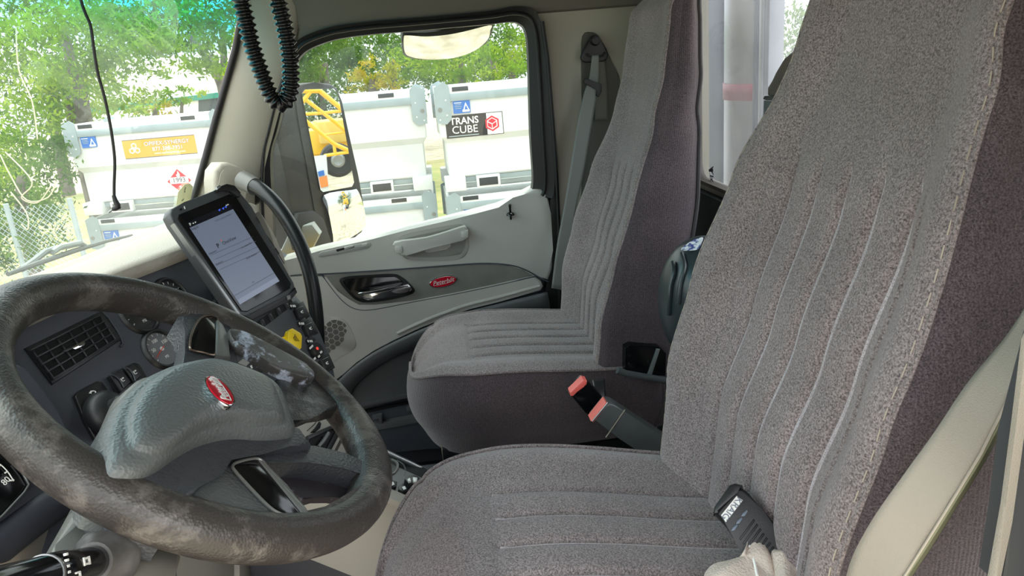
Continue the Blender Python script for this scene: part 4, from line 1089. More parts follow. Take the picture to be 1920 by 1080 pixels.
slab('corner_bumper', [(404, 356), (412, 349), (425, 344), (440, 347), (452, 360), (451, 368), (443, 368), (432, 357), (418, 355), (408, 360)], TF, 0.03, M['rubber'], tab, off=0.006, bevel=0.002)
slab('corner_bumper', [(456, 590), (474, 600), (545, 564), (558, 548), (554, 538), (546, 552), (468, 592)], TF, 0.03, M['rubber'], tab, off=0.006, bevel=0.002)
slab('bumper_clip', [(406, 350), (412, 346), (415, 350), (408, 355)], TF, 0.006, M['steel'], tab, off=0.009, bevel=0.001)
slab('bumper_clip', [(539, 554), (545, 552), (546, 560), (541, 562)], TF, 0.006, M['column'], tab, off=0.009, bevel=0.001)
tube('stylus', [TF.hit(x, y, -0.004) for x, y in ((462, 391), (478, 412), (505, 452), (531, 495))], 0.0028, M['gloss'], tab, seg=8)
for (x, y) in ((480, 414), (516, 472)):
    tube('stylus_clip', [TF.hit(x - 3, y - 5, -0.003), TF.hit(x + 4, y + 6, -0.003)], 0.005, M['rubber'], tab, seg=8)
tube('mount_arm', [TF.L(0.0, 0.02, -0.02), TF.L(0.005, 0.03, -0.05), TF.L(0.01, 0.05, -0.08)], 0.016, M['black'], tab, seg=14)
slab('case_edge', [(326, 418), (330, 416), (452, 588), (446, 590)], TF, 0.012, M['steel'], tab, off=0.001, bevel=0.002)

# ================================================================== GRAB HANDLE, CORDS
gh = thing('grab_handle', 'long black grab handle curving from the cream pillar mount to the dash', 'handle', loc=atX(600, 660, 1.95))
pth = [((455, 338), 2.13), ((472, 346), 2.10), ((492, 358), 2.07), ((518, 384), 2.04), ((545, 424), 2.01), ((567, 470), 1.98), ((582, 520), 1.95), ((591, 575), 1.93), ((595, 630), 1.92), ((594, 690), 1.91)]
tube('bar', [V(p) for p in crom([tuple(atX(*q, X)) for q, X in pth], 5, False)], 0.0195, plain('smooth black grip', rgb(24, 27, 29), 0.35), gh, seg=20)
tube('ferrule', [atX(456, 338, 2.135), atX(478, 350, 2.095)], [0.027, 0.0245], M['column'], gh, seg=22)
GM = Frame(atX(430, 345, 2.17), (0.75, -0.66, 0), (0, 0, -1))
mt = slab('mount', [(402, 340), (404, 320), (416, 305), (430, 304), (455, 315), (468, 323), (460, 335), (462, 385), (430, 392), (404, 375)], GM, 0.05, M['cream'], gh, off=0.012, bevel=0.012, seg=4)
slab('mount_cap', [(410, 345), (414, 325), (420, 318), (442, 328), (438, 350), (425, 352)], GM, 0.004, M['cream'], mt, off=0.0135, bevel=0.001)

cc = crom([(446, -60), (452, 0), (462, 42), (470, 78), (480, 110), (490, 138), (500, 164), (511, 184), (525, 195), (538, 188), (545, 166), (545, 130), (541, 90), (532, 45), (522, 5), (512, -60)], 26, False)
P3 = [atX(x, y, 1.30 + 0.02 * (y / 200)) for x, y in cc]
P3 = [V((P3[0].x, P3[0].y, 1.752))] + P3 + [V((P3[-1].x, P3[-1].y, 1.752))]
# even spacing, ridge after ridge
L_ = [0.0]
for a, b in zip(P3, P3[1:]): L_.append(L_[-1] + (b - a).length)
N_ = int(L_[-1] / 0.0021); ev = []; k = 0
for i in range(N_ + 1):
    d = L_[-1] * i / N_
    while k < len(L_) - 2 and L_[k + 1] < d: k += 1
    t = (d - L_[k]) / max(1e-9, L_[k + 1] - L_[k]); ev.append(P3[k].lerp(P3[k + 1], t))
cord = obj('ribbed_hose', tube_bm(ev, [0.0128 + 0.0026 * math.sin(2 * math.pi * i / 4.6) for i in range(len(ev))], 16), M['hose'], None, ang=180)
tag(cord, 'ribbed black cable hose hanging in a loop from the headliner', 'hose')

pc = thing('power_cord', 'thin black cord with a small plug dangling in front of the windshield', 'cord', loc=atX(150, 0, 1.2))
cpth = crom([(148, -40), (152, 0), (160, 25), (170, 50), (177, 100), (184, 140), (194, 175), (203, 215), (210, 255), (215, 300), (214, 345), (214, 368)], 6, False)
tube('cord', [atX(*cpth[0], 1.20) + V((0, -0.03, 0.13))] + [atX(x, y, 1.20) for x, y in cpth], 0.0023, M['rubber'], pc, seg=8)
pl = tube('plug', [atX(x, y, 1.20) for x, y in ((213, 366), (216, 376), (220, 384), (221, 388), (216, 391), (211, 392))], [0.0028, 0.0036, 0.0045, 0.0048, 0.0042, 0.0032], M['black'], pc, seg=10)
tube('plug_tip', [atX(212, 392, 1.20), atX(204, 398, 1.20)], 0.0016, M['steel'], pl, seg=8)

# ================================================================== CENTRE CONSOLE
con = thing('centre_console', 'pale grey centre console with black switch panel beside the driver seat', 'console', loc=(1.22, 0.15, 0.13))
KT = Frame((1.22, 0.11, 0.722), (0, -1, -0.32), (-1, 0, 0.12))
slab('side_panel', [(500, 925), (640, 915), (700, 925), (740, 938), (795, 962), (820, 1000), (800, 1150), (740, 1120), (670, 1084), (590, 1052), (520, 1030)], planeX(1.12), 0.03, M['consol'], con, bevel=0.005)
slab('side_lip', [(690, 925), (735, 935), (800, 962), (800, 970), (735, 944), (690, 934)], planeX(1.105), 0.02, M['consol'], con, bevel=0.003)
obj('core', box_bm((1.26, 0.20, 0.42), EX, EY, EZ, 0.12, 0.20, 0.25, 0.01), M['navy2'], con)
sw = slab('switch_panel', [(690, 862), (720, 862), (760, 882), (812, 904), (790, 930), (768, 952), (735, 938), (690, 925)], KT, 0.03, plain('charcoal switch panel', rgb(52, 53, 54), 0.4), con, off=0.004, bevel=0.003)
for (x, y, a) in ((757, 914, 'arrow'), (750, 930, 'square'), (735, 906, 'arrow'), (730, 921, 'square')):
    b_ = slab('console_switch', [(x - 9, y - 4), (x - 2, y - 8), (x + 10, y - 3), (x + 8, y + 6), (x - 1, y + 8), (x - 10, y + 3)], KT, 0.012, M['black'], sw, off=0.009, bevel=0.0015)
    slab('switch_symbol', [(x - 3, y - 1), (x + 2, y - 3), (x + 5, y + 2), (x, y + 4)], KT, 0.001, M['white'], b_, off=0.0112, bevel=0)
slab('panel_groove', [(772, 908), (775, 909), (762, 942), (758, 941)], KT, 0.001, M['steel'], sw, off=0.0045, bevel=0)
slab('tray', [(690, 840), (730, 846), (775, 866), (822, 890), (812, 905), (760, 884), (720, 864), (690, 862)], KT, 0.02, M['slot'], con, off=-0.012, bevel=0.001)
tube('tray_rail', [atX(700, 836, 1.33), atX(730, 851, 1.33), atX(775, 872, 1.33), atX(830, 898, 1.33)], 0.0055, M['steel'], con, seg=10)
tube('cup_ring', [KT.hit(x, y, 0.004) for x, y in crom([(734, 862), (744, 868), (745, 878), (738, 888), (728, 892)], 4, False)], 0.0028, M['column'], con, seg=8)
tube('cup_ring', [KT.hit(x, y, 0.002) for x, y in crom([(744, 864), (756, 872), (760, 884), (758, 894)], 4, False)], 0.0022, M['black'], con, seg=8)
kf = thing('key_fob', 'shiny chrome and black key fob in the console tray', 'key fob', loc=KT.hit(775, 898, 0.006))
slab('body', [(759, 897), (764, 892), (776, 890), (786, 893), (788, 901), (780, 906), (766, 905)], KT, 0.012, M['black'], kf, off=0.018, bevel=0.003, sm=2)
for q in ([(764, 898), (769, 895), (771, 902), (766, 903)], [(774, 894), (783, 895), (782, 903), (775, 903)]):
    slab('button', q, KT, 0.003, M['silver'], kf, off=0.0205, bevel=0.001)
pen = thing('pen', 'silver pen standing in the black dash pocket behind the wheel', 'pen', loc=DF.hit(600, 840, 0.02))
tube('barrel', [DF.hit(x, y, 0.026) for x, y in ((597, 838), (606, 828), (616, 812))], [0.003, 0.0042, 0.0036], M['steel'], pen, seg=10)
tube('tip', [DF.hit(597, 838, 0.026), DF.hit(590, 852, 0.024)], [0.003, 0.0014], M['gloss'], pen, seg=8)

# ================================================================== SEAT BELTS AND BUCKLES
def ribbon(name, left, right, frames, mat, parent, thick=0.0018, n=5):
    L2, R2 = crom([tuple(p) for p in left], n, False), crom([tuple(p) for p in right], n, False)
    def fn(i, j):
        return V(L2[j]).lerp(V(R2[j]), i / 6)
    o = obj(name, grid_bm(fn, 7, len(L2)), mat, parent, ang=180)
    o.modifiers.new('thick', 'SOLIDIFY').thickness = thick
    return o
pb = thing('seat_belt', 'grey passenger seat belt hanging from its black pillar anchor', 'seat belt', loc=atX(1050, 470, 2.28))
an = planeX(2.322)
anc = slab('anchor', [(1089, 108), (1092, 97), (1106, 72), (1112, 66), (1120, 67), (1126, 74), (1138, 92), (1141, 104), (1137, 113), (1128, 116), (1098, 118), (1091, 114)], an, 0.012, M['black'], pb, off=0.02, bevel=0.004, seg=3)
obj('anchor_bolt', lathe_bm([(0.0, 0.036), (0.012, 0.034), (0.015, 0.026), (0.017, 0.018)], an, 20, *an.uv(1113, 76)), M['black'], anc)
slab('anchor_slot', [(1097, 101), (1102, 100), (1112, 105), (1128, 103), (1133, 97), (1136, 99), (1131, 107), (1113, 110), (1100, 106)], an, 0.004, M['slot'], anc, off=0.0212, bevel=0.0005)
le = [((1110, 104), 2.30), ((1107, 130), 2.295), ((1103, 152), 2.285), ((1095, 175), 2.28), ((1083, 230), 2.265), ((1070, 310), 2.25), ((1057, 390), 2.23), ((1044, 460), 2.20), ((1034, 540), 2.18)]
ri = [((1123, 103), 2.30), ((1123, 130), 2.295), ((1122, 152), 2.285), ((1119, 176), 2.28), ((1110, 232), 2.265), ((1096, 314), 2.25), ((1080, 392), 2.23), ((1070, 462), 2.20), ((1060, 545), 2.18)]
ribbon('webbing', [atX(*q, X) for q, X in le], [atX(*q, X) for q, X in ri], None, M['belt'], pb)
slab('belt_guide', [(1096, 148), (1100, 147), (1128, 158), (1128, 172), (1123, 182), (1118, 180), (1120, 168), (1098, 158), (1095, 155)], planeX(2.27), 0.012, M['black'], pb, bevel=0.002)
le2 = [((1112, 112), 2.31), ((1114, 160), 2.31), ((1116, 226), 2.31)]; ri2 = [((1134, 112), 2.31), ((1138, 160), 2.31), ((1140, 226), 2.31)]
ribbon('rear_webbing', [atX(*q, X) for q, X in le2], [atX(*q, X) for q, X in ri2], None, plain('shaded belt webbing', rgb(98, 98, 90), 0.6, bump=0.3, bscale=900), pb)  # darker copy of the belt colour, standing for shade

db = thing('seat_belt', 'wide cream driver seat belt crossing in front of the seat side', 'seat belt', loc=atX(1640, 1080, 0.45))
le = [((1948, 530), 0.455), ((1913, 590), 0.45), ((1878, 640), 0.445), ((1812, 720), 0.44), ((1752, 810), 0.435), ((1687, 900), 0.435), ((1632, 980), 0.44), ((1592, 1060), 0.45), ((1572, 1160), 0.46)]
ri = [((1975, 560), 0.44), ((1945, 615), 0.43), ((1918, 668), 0.42), ((1885, 760), 0.412), ((1840, 850), 0.41), ((1785, 940), 0.41), ((1735, 1020), 0.415), ((1690, 1090), 0.42), ((1650, 1180), 0.43)]
wb = ribbon('webbing', [atX(*q, X) for q, X in le], [atX(*q, X) for q, X in ri], None, M['beltcream'], db, 0.0022)
tube('edge_stitching', [atX(*q, X - 0.001) for q, X in ri], 0.0010, M['thread'], wb, seg=5)
ribbon('edge_roll', [atX(*q, X) for q, X in ri], [atX(q[0] + 6, q[1] + 6, X + 0.012) for q, X in ri], None, plain('olive belt edge', rgb(120, 122, 96), 0.7), db)

ts = thing('pillar_trim', 'cream edged dark trim strip at the right edge beside the driver seat', 'trim', loc=atX(1870, 1080, 0.36))
slab('cream_edge', [(1960, 560), (1925, 640), (1905, 800), (1885, 950), (1858, 1100), (1878, 1100), (1898, 980), (1920, 820), (1960, 640)], planeX(0.36), 0.004, M['beltcream'], ts, bevel=0.003)
slab('dark_strip', [(1970, 640), (1918, 830), (1897, 980), (1877, 1100), (1990, 1100)], planeX(0.362), 0.02, plain('dark grey trim', rgb(58, 60, 62), 0.5), ts, bevel=0.003)

bk = thing('belt_buckle', 'black belt buckle with red release button in front of the passenger cushion', 'buckle', loc=atX(1140, 790, 1.31))
BX = planeX(1.31)
slab('housing', [(1069, 740), (1072, 735), (1094, 714), (1101, 714), (1132, 750), (1140, 768), (1112, 785), (1098, 775)], BX, 0.03, M['gloss'], bk, bevel=0.004, seg=3)
slab('release_button', [(1069, 737), (1094, 713), (1101, 715), (1100, 722), (1094, 724), (1088, 728), (1082, 735), (1075, 743), (1070, 743)], BX, 0.024, plain('coral red button', rgb(245, 110, 100), 0.4), bk, off=0.0025, bevel=0.002)
ribbon('strap', [atX(1110, 712, 1.42), atX(1116, 740, 1.36), atX(1120, 775, 1.33)], [atX(1134, 710, 1.42), atX(1136, 745, 1.36), atX(1140, 780, 1.33)], None, M['black'], bk)
gs = thing('belt_buckle', 'long grey belt buckle stalk rising between the seats', 'buckle', loc=atX(1290, 880, 1.2))
GX = planeX(1.22)
sl = slab('sleeve', [(1112, 788), (1138, 756), (1150, 758), (1175, 774), (1230, 810), (1275, 840), (1288, 852), (1300, 878), (1290, 896), (1262, 886), (1215, 858), (1160, 822)], GX, 0.032, plain('grey translucent sleeve', rgb(92, 96, 96), 0.3, var=0.2, vscale=20), gs, bevel=0.006, seg=3)
slab('release_button', [(1108, 790), (1136, 755), (1141, 757), (1113, 793)], GX, 0.026, plain('coral red release', rgb(245, 116, 104), 0.4), gs, off=0.0, bevel=0.002)
tube('elastic_band', [GX.hit(x, y, 0.002) for x, y in ((1136, 820), (1150, 800), (1162, 782), (1172, 768))], 0.0012, M['thread'], sl, seg=6)
tube('frame_edge', [GX.hit(x, y, 0.002) for x, y in ((1111, 790), (1140, 755))], 0.0016, M['steel'], sl, seg=6)
slab('release_window', [(1148, 800), (1160, 782), (1163, 783), (1151, 802)], GX, 0.002, M['black'], sl, off=0.0012, bevel=0)
slab('floor_bracket', [(1280, 858), (1300, 838), (1306, 842), (1302, 870), (1298, 885), (1290, 876)], planeX(1.18), 0.012, M['steel'], gs, bevel=0.002)
tube('floor_strap', [atX(1292, 872, 1.205), atX(1300, 900, 1.205), V((1.20, -0.43, 0.14))], 0.012, M['black'], gs, seg=8)
slab('side_plate', [(1258, 730), (1262, 722), (1280, 760), (1296, 800), (1298, 826), (1290, 824)], planeX(1.40), 0.012, plain('pale seat side plate', rgb(150, 152, 150), 0.5), pseat, bevel=0.002)

# open corner of the passenger cushion cover: hinge cover and its binding
HX = planeX(1.478)
slab('hinge_cover', [(1172, 652), (1182, 646), (1235, 650), (1250, 664), (1248, 706), (1172, 697)], HX, 0.04, M['gloss'], pseat, bevel=0.004)
slab('hinge_bar', [(1232, 655), (1238, 656), (1222, 706), (1214, 706)], HX, 0.01, plain('grey hinge bar', rgb(110, 116, 116), 0.35), pseat, off=0.006, bevel=0.002)
tube('cover_binding', [HX.hit(x, y, 0.006) for x, y in ((1158, 694), (1172, 700), (1205, 706), (1250, 714))], 0.008, plain('grey fleece binding', rgb(74, 78, 80), 0.9, bump=0.5, bscale=600), pseat, seg=10)

# ================================================================== THINGS ON AND BEHIND THE SEATS
# two-way radio lying against the backrest
RC = atX(1405, 972, 0.69)
ra = (atX(1440, 1022, 0.675) - atX(1358, 930, 0.72)).normalized()
rn = V((-0.45, 0.42, 0.79)); rn = (rn - ra * rn.dot(ra)).normalized()
RF = Frame(RC, rn.cross(ra) * -1, ra)
RF.e1 = ra.cross(rn) ; RF.e2 = ra; RF.n = rn
if RF.e1.dot(cr) < 0: RF.e1 = -RF.e1
wt = thing('two_way_radio', 'black two-way radio with a white KRAIG name label on the driver seat', 'radio', loc=RF.L(0, 0, -0.03))
slab('body', [(1340, 962), (1341, 950), (1372, 912), (1384, 911), (1400, 920), (1432, 958), (1476, 1010), (1492, 1040), (1420, 1090), (1400, 1040), (1362, 985)], RF, 0.028, M['black'], wt, off=0.0, bevel=0.004, seg=3)
slab('top_guard', [(1338, 964), (1340, 950), (1368, 909), (1378, 906), (1392, 909), (1394, 918), (1380, 918), (1348, 962)], RF, 0.034, M['black'], wt, off=0.005, bevel=0.003)
lab = slab('name_label', [(1352, 966), (1381, 930), (1393, 938), (1361, 979)], RF, 0.001, M['white'], wt, off=0.0008, bevel=0)
ln_ = (RF.hit(1388, 934, 0.001) - RF.hit(1357, 973, 0.001))
NF = Frame(RF.hit(1372.5, 954, 0.0012), -ln_, ln_.cross(RF.n))
NF.e1 = (-ln_).normalized(); NF.n = RF.n
_dn = NF.n.cross(NF.e1); NF.e2 = _dn if _dn.dot(RF.hit(1350, 940, 0) - RF.hit(1370, 955, 0)) > 0 else -_dn
text('lettering', 'KRAIG', 0.0105, NF, 0, 0, plain('grey label ink', rgb(110, 116, 130), 0.7), lab, off=0.0004)
for (x, y) in ((1395, 964), (1385, 978), (1376, 991)):
    slab('key', [(x - 6, y + 5), (x - 3, y - 2), (x + 6, y - 9), (x + 8, y - 5), (x + 2, y + 4)], RF, 0.004, plain('slate key', rgb(92, 102, 116), 0.4), wt, off=0.003, bevel=0.001)
for k in range(7):
    x, y = 1412 + k * 6, 974 + k * 8.5
    slab('speaker_slot', [(x - 26, y + 36), (x - 23, y + 39), (x + 4, y + 2), (x + 1, y - 1)], RF, 0.002, M['rubber'], wt, off=0.0012, bevel=0.0006)
tube('side_line', [RF.hit(x, y, -0.004) for x, y in ((1392, 918), (1412, 936), (1430, 958), (1452, 990))], 0.0012, M['column'], wt, seg=5)

# crumpled towel in front of the radio
M['towel'] = plain('beige terry towel', rgb(206, 192, 180), 0.95, bump=0.8, bscale=420, var=0.08, vscale=30)
RADF = RF
RF = Frame((0.66, -0.29, DCZ + 0.020), (0, -1, 0), (-1, 0, -0.25)); RF.n = -RF.n if RF.n.z < 0 else RF.n
TC = RF.hit(1425, 1062, 0.02)
tw = thing('towel', 'crumpled beige towel lying over the lower end of the radio', 'towel', loc=TC - V((0, 0, 0.03)))
def drape(path_px, base_off, h, seed):
    rg = random.Random(seed)
    L0 = crom(path_px, 5)
    cx = sum(p[0] for p in path_px) / len(path_px); cy = sum(p[1] for p in path_px) / len(path_px)
    n = len(L0); ph = [rg.uniform(0, 6.28) for _ in range(4)]
    def fn(i, j):
        t = (0.0, 0.02, 0.08, 0.2, 0.36, 0.55, 0.75, 0.97)[j]
        x, y = L0[i]; qx, qy = x + (cx - x) * t, y + (cy - y) * t
        a = 2 * math.pi * i / n
        hh = h * (0, 0.5, 0.8, 1, 1.05, 1.1, 1.1, 1.1)[j] + h * 0.25 * math.sin(3 * a + ph[0]) * math.sin(math.pi * min(1, t * 1.2)) + h * 0.12 * math.sin(7 * a + ph[1]) * (1 - t)
        return RF.hit(qx, qy, base_off) + RF.n * hh
    bm = grid_bm(fn, n, 8, closed_u=True)
    bm.faces.new([bm.verts.new(fn(i, 7)) for i in range(n)])
    return bm
obj('left_fold', drape([(1395, 1040), (1402, 1008), (1410, 999), (1424, 1003), (1436, 1030), (1450, 1075), (1460, 1120), (1400, 1130), (1330, 1120), (1318, 1085), (1340, 1070), (1380, 1062)], 0.004, 0.016, 3), M['towel'], tw, ang=180)
obj('right_fold', drape([(1440, 1040), (1452, 1022), (1480, 1014), (1502, 1013), (1506, 1030), (1515, 1055), (1520, 1085), (1515, 1130), (1462, 1130), (1446, 1070)], 0.006, 0.018, 5), M['towel'], tw, ang=180)
obj('inner_fold', drape([(1408, 1004), (1424, 1000), (1440, 1004), (1456, 1022), (1450, 1040), (1438, 1046), (1424, 1030)], 0.002, 0.012, 8), plain('mauve shaded towel', rgb(178, 160, 156), 0.95, bump=0.8, bscale=420), tw, ang=180)  # shade between the folds put into a darker copy of the towel colour
tube('hem', [RF.hit(x, y, 0.022) for x, y in crom([(1500, 1014), (1505, 1030), (1513, 1055), (1518, 1085)], 4, False)], 0.0022, M['white'], tw, seg=6)
tube('hem', [RF.hit(x, y, 0.020) for x, y in crom([(1404, 1020), (1412, 1045), (1420, 1080)], 4, False)], 0.0018, M['white'], tw, seg=6)

# dark hard hat behind the seats
hc = V((1.285, -0.475, 0.985))
hat = thing('hard_hat', 'dark green hard hat with a white sticker wedged between the two seat backs', 'hard hat', loc=hc - V((0, 0, 0.13)))
def shell(i, j):
    th = math.pi * j / 20; ph = 2 * math.pi * i / 48
    rr = 1 + 0.03 * math.exp(-((math.sin(ph * 1.0)) / 0.12) ** 2) * math.sin(th) ** 2 + 0.012 * math.cos(6 * ph) * math.sin(th) ** 2
    # crown axis leans left and up
    return hc + V((0.112 * math.sin(th) * math.cos(ph), 0.085 * math.sin(th) * math.sin(ph), 0.128 * math.cos(th))) * rr
M['hat'] = plain('dark green hat shell', rgb(46, 55, 57), 0.32, bump=0.12, bscale=160)
sh = obj('shell', grid_bm(shell, 48, 21, closed_u=True), M['hat'], hat, ang=180)
def on_hat(px, py, k=1.01):
    d = ray(px, py).normalized(); o = CAM - hc
    A = V((1 / 0.112, 1 / 0.085, 1 / 0.128))
    dd = V((d.x * A.x, d.y * A.y, d.z * A.z)); oo = V((o.x * A.x, o.y * A.y, o.z * A.z))
    a = dd.dot(dd); b = 2 * dd.dot(oo); c = oo.dot(oo) - (k * 1.03) ** 2
    q = b * b - 4 * a * c
    t = (-b - math.sqrt(max(0, q))) / (2 * a)
    return CAM + d * t
tube('ridge', [on_hat(x, y, 1.0) for x, y in crom([(1262, 492), (1264, 510), (1258, 535), (1256, 560), (1254, 590)], 4, False)], 0.005, M['hat'], sh, seg=8)
tube('ridge', [on_hat(x, y, 1.0) for x, y in crom([(1278, 475), (1284, 500), (1276, 530), (1272, 570)], 4, False)], 0.004, M['hat'], sh, seg=8)
st_px = [(1277, 468), (1287, 458), (1300, 450), (1312, 446), (1318, 446), (1310, 465), (1298, 469)]
stm, nt_, pb_, _ = new_mat('white sticker with blue print')
pb_.inputs['Roughness'].default_value = 0.4
_n = nt_.nodes.new('ShaderNodeTexNoise'); _n.inputs['Scale'].default_value = 90
_tc = nt_.nodes.new('ShaderNodeTexCoord'); nt_.links.new(_tc.outputs['Object'], _n.inputs['Vector'])
_r = nt_.nodes.new('ShaderNodeValToRGB'); _r.color_ramp.elements[0].position = 0.40; _r.color_ramp.elements[0].color = rgb(60, 80, 150); _r.color_ramp.elements[1].position = 0.5; _r.color_ramp.elements[1].color = rgb(235, 238, 242)
nt_.links.new(_n.outputs['Fac'], _r.inputs['Fac']); nt_.links.new(_r.outputs['Color'], pb_.inputs['Base Color'])
bm = bmesh.new(); bm.faces.new([bm.verts.new(on_hat(x, y, 1.015)) for x, y in crom(st_px, 3)])
so = obj('sticker', bm, stm, sh, ang=0); so.modifiers.new('thick', 'SOLIDIFY').thickness = 0.001

# brown headrest behind the driver seat, in front of the rear window
hr = thing('headrest', 'brown fabric headrest peeking out behind the driver seat at the rear window', 'headrest', loc=V((1.25, -0.63, 1.25)))
HF = planeY(-0.60)
slab('pad', [(1436, 178), (1440, 165), (1452, 135), (1468, 108), (1480, 98), (1500, 94), (1540, 92), (1580, 110), (1580, 190), (1440, 184)], HF, 0.06, tweed('brown headrest cloth', rgb(62, 54, 46), rgb(104, 94, 82), 700), hr, bevel=0.014, seg=4)
slab('clip', [(1429, 186), (1432, 180), (1450, 180), (1475, 184), (1475, 190), (1436, 188)], HF, 0.03, M['black'], hr, off=0.006, bevel=0.003)
slab('support', [(1431, 188), (1500, 190), (1500, 260), (1429, 250)], HF, 0.02, plain('grey-green support', rgb(84, 92, 90), 0.5), hr, off=-0.02, bevel=0.003)

# ================================================================== OUTSIDE
GZ = -1.65
M['gravel'] = plain('pale gravel', rgb(176, 166, 146), 0.95, col2=rgb(146, 134, 112), vscale=3, bump=0.3, bscale=40)
ground = box('ground', (10, 0, GZ - 0.05), 60, 60, 0.05, M['gravel'], bevel=0, kind='structure', ang=0)
M['lawn'] = plain('dry grass', rgb(120, 128, 70), 0.95, col2=rgb(150, 138, 96), vscale=2, bump=0.4, bscale=30)
gstrip = box('ground_strip', (18.5, 3, GZ + 0.005), 7.6, 26, 0.01, M['lawn'], bevel=0, kind='structure', ang=0)

# ---- passenger side mirror
rng_ = random.Random(4)
MO = atX(600, 270, 2.66)
MN = V((-0.60, -0.80, 0.0)).normalized()
MF = Frame(MO, (0.80, -0.60, 0), (0, 0, -1))
M['mirror'] = plain('mirror glass', rgb(235, 238, 238), 0.01, metal=1.0)
M['mirhous'] = worn('scuffed black mirror housing', rgb(20, 21, 23), rgb(80, 84, 86), 40, 0.66, rough=0.5, bump=0.1)
sm_ = thing('side_mirror', 'tall black passenger side mirror reflecting yellow crane tubes', 'mirror', loc=atX(600, 470, 2.62))
slab('housing', [(513, 235), (520, 200), (530, 172), (548, 159), (590, 154), (622, 157), (634, 166), (641, 190), (655, 255), (672, 330), (684, 385), (687, 420), (680, 436), (662, 448), (628, 464), (560, 470), (548, 400), (530, 310)], MF, 0.10, M['mirhous'], sm_, off=-0.004, bevel=0.010, seg=3)
slab('hinge_cover', [(560, 400), (590, 395), (608, 410), (625, 462), (560, 470), (552, 440)], MF, 0.03, M['mirhous'], sm_, off=0.018, bevel=0.006)
tube('split_line', [MF.hit(x, y, -0.002) for x, y in ((552, 172), (560, 230), (575, 310), (590, 395), (600, 462))], 0.002, M['rubber'], sm_, seg=5)
slab('upper_glass', [(566, 176), (572, 168), (626, 166), (634, 176), (664, 342), (660, 350), (606, 360), (601, 356)], MF, 0.004, M['mirror'], sm_, off=0.0005, bevel=0, ang=0)
cvx = crom([(607, 366), (658, 356), (670, 358), (681, 392), (684, 418), (676, 432), (630, 458), (622, 440), (614, 400)], 4)
ccx, ccy = 648, 405
def convex(fr, loop, c, bulge, off, rings=8):
    cc_ = fr.hit(*c, off)
    P0_ = [fr.hit(x, y, off) for x, y in loop]
    rm = max((p - cc_).length for p in P0_)
    bm = bmesh.new(); prev = None
    for j in range(rings):
        k = 1 - j / rings
        row = []
        for p in P0_:
            q = cc_ + (p - cc_) * k
            row.append(bm.verts.new(q + fr.n * bulge * (1 - ((q - cc_).length / rm) ** 2)))
        if prev:
            for i in range(len(row)): bm.faces.new((prev[i], prev[(i + 1) % len(row)], row[(i + 1) % len(row)], row[i]))
        prev = row
    cv_ = bm.verts.new(cc_ + fr.n * bulge)
    for i in range(len(prev)): bm.faces.new((prev[i], prev[(i + 1) % len(prev)], cv_))
    return bm
obj('lower_glass', convex(MF, cvx, (ccx, ccy), 0.012, 0.001), M['mirror'], sm_, ang=180)
slab('mount_arm', [(512, 500), (540, 440), (556, 425), (585, 420), (600, 440), (585, 470), (540, 500)], planeX(2.52), 0.05, plain('pale grey arm', rgb(150, 154, 152), 0.5), sm_, bevel=0.01)

# ---- look-down mirror over the window
LF = Frame(atX(838, 82, 2.46), (0.0, -1, -0.0), (0.84, 0, -0.54))
lm = thing('look_down_mirror', 'wide convex mirror hung over the passenger window showing pale ground', 'mirror', loc=atX(838, 40, 2.46))
lml = [(757, 70), (764, 65), (800, 64), (850, 58), (917, 47), (919, 56), (914, 72), (890, 91), (850, 104), (800, 108), (770, 105), (759, 97)]
slab('shell', [(754, 68), (762, 62), (800, 61), (850, 55), (920, 43), (923, 56), (917, 75), (892, 95), (850, 108), (800, 112), (767, 109), (755, 99)], LF, 0.05, M['black'], lm, off=-0.002, bevel=0.004, sm=3)
obj('glass', convex(LF, crom(lml, 4), (840, 80), 0.012, 0.0), M['mirror'], lm, ang=180)
box('bracket', (2.42, atX(840, 45, 2.42).y, 1.585), 0.08, 0.03, 0.02, M['black'], lm, bevel=0.004)

# ---- outside skin of the door, seen in the mirrors
M['ypaint'] = plain('yellow truck paint', rgb(236, 186, 20), 0.3, coat=0.4)
skin = obj('wall_right_skin', prism_bm([V((2.40, y, z)) for y, z in ((0.62, -0.5), (0.62, 0.86), (-0.75, 0.98), (-0.75, -0.5))], V((0.02, 0, 0)), 0.004), M['ypaint'], kind='structure')

# ---- windshield wiper
wp = thing('windshield_wiper', 'black wiper blade resting across the bottom of the windshield', 'wiper', loc=WS.hit(40, 500, -0.05))
tube('blade', [WS.hit(x, y, -0.03) for x, y in ((15, 514), (70, 494), (140, 470), (200, 452), (247, 441))], [0.004, 0.005, 0.005, 0.004, 0.003], plain('weathered wiper rubber', rgb(70, 78, 76), 0.6), wp, seg=8)
tube('bridge', [WS.hit(x, y, -0.036) for x, y in ((98, 473), (112, 464), (150, 456), (160, 462))], 0.006, plain('grey wiper bridge', rgb(120, 130, 128), 0.5), wp, seg=8)
tube('arm', [WS.hit(x, y, -0.045) for x, y in ((40, 505), (62, 490), (85, 472), (105, 466))], 0.006, plain('grey wiper arm', rgb(104, 114, 112), 0.5), wp, seg=8)

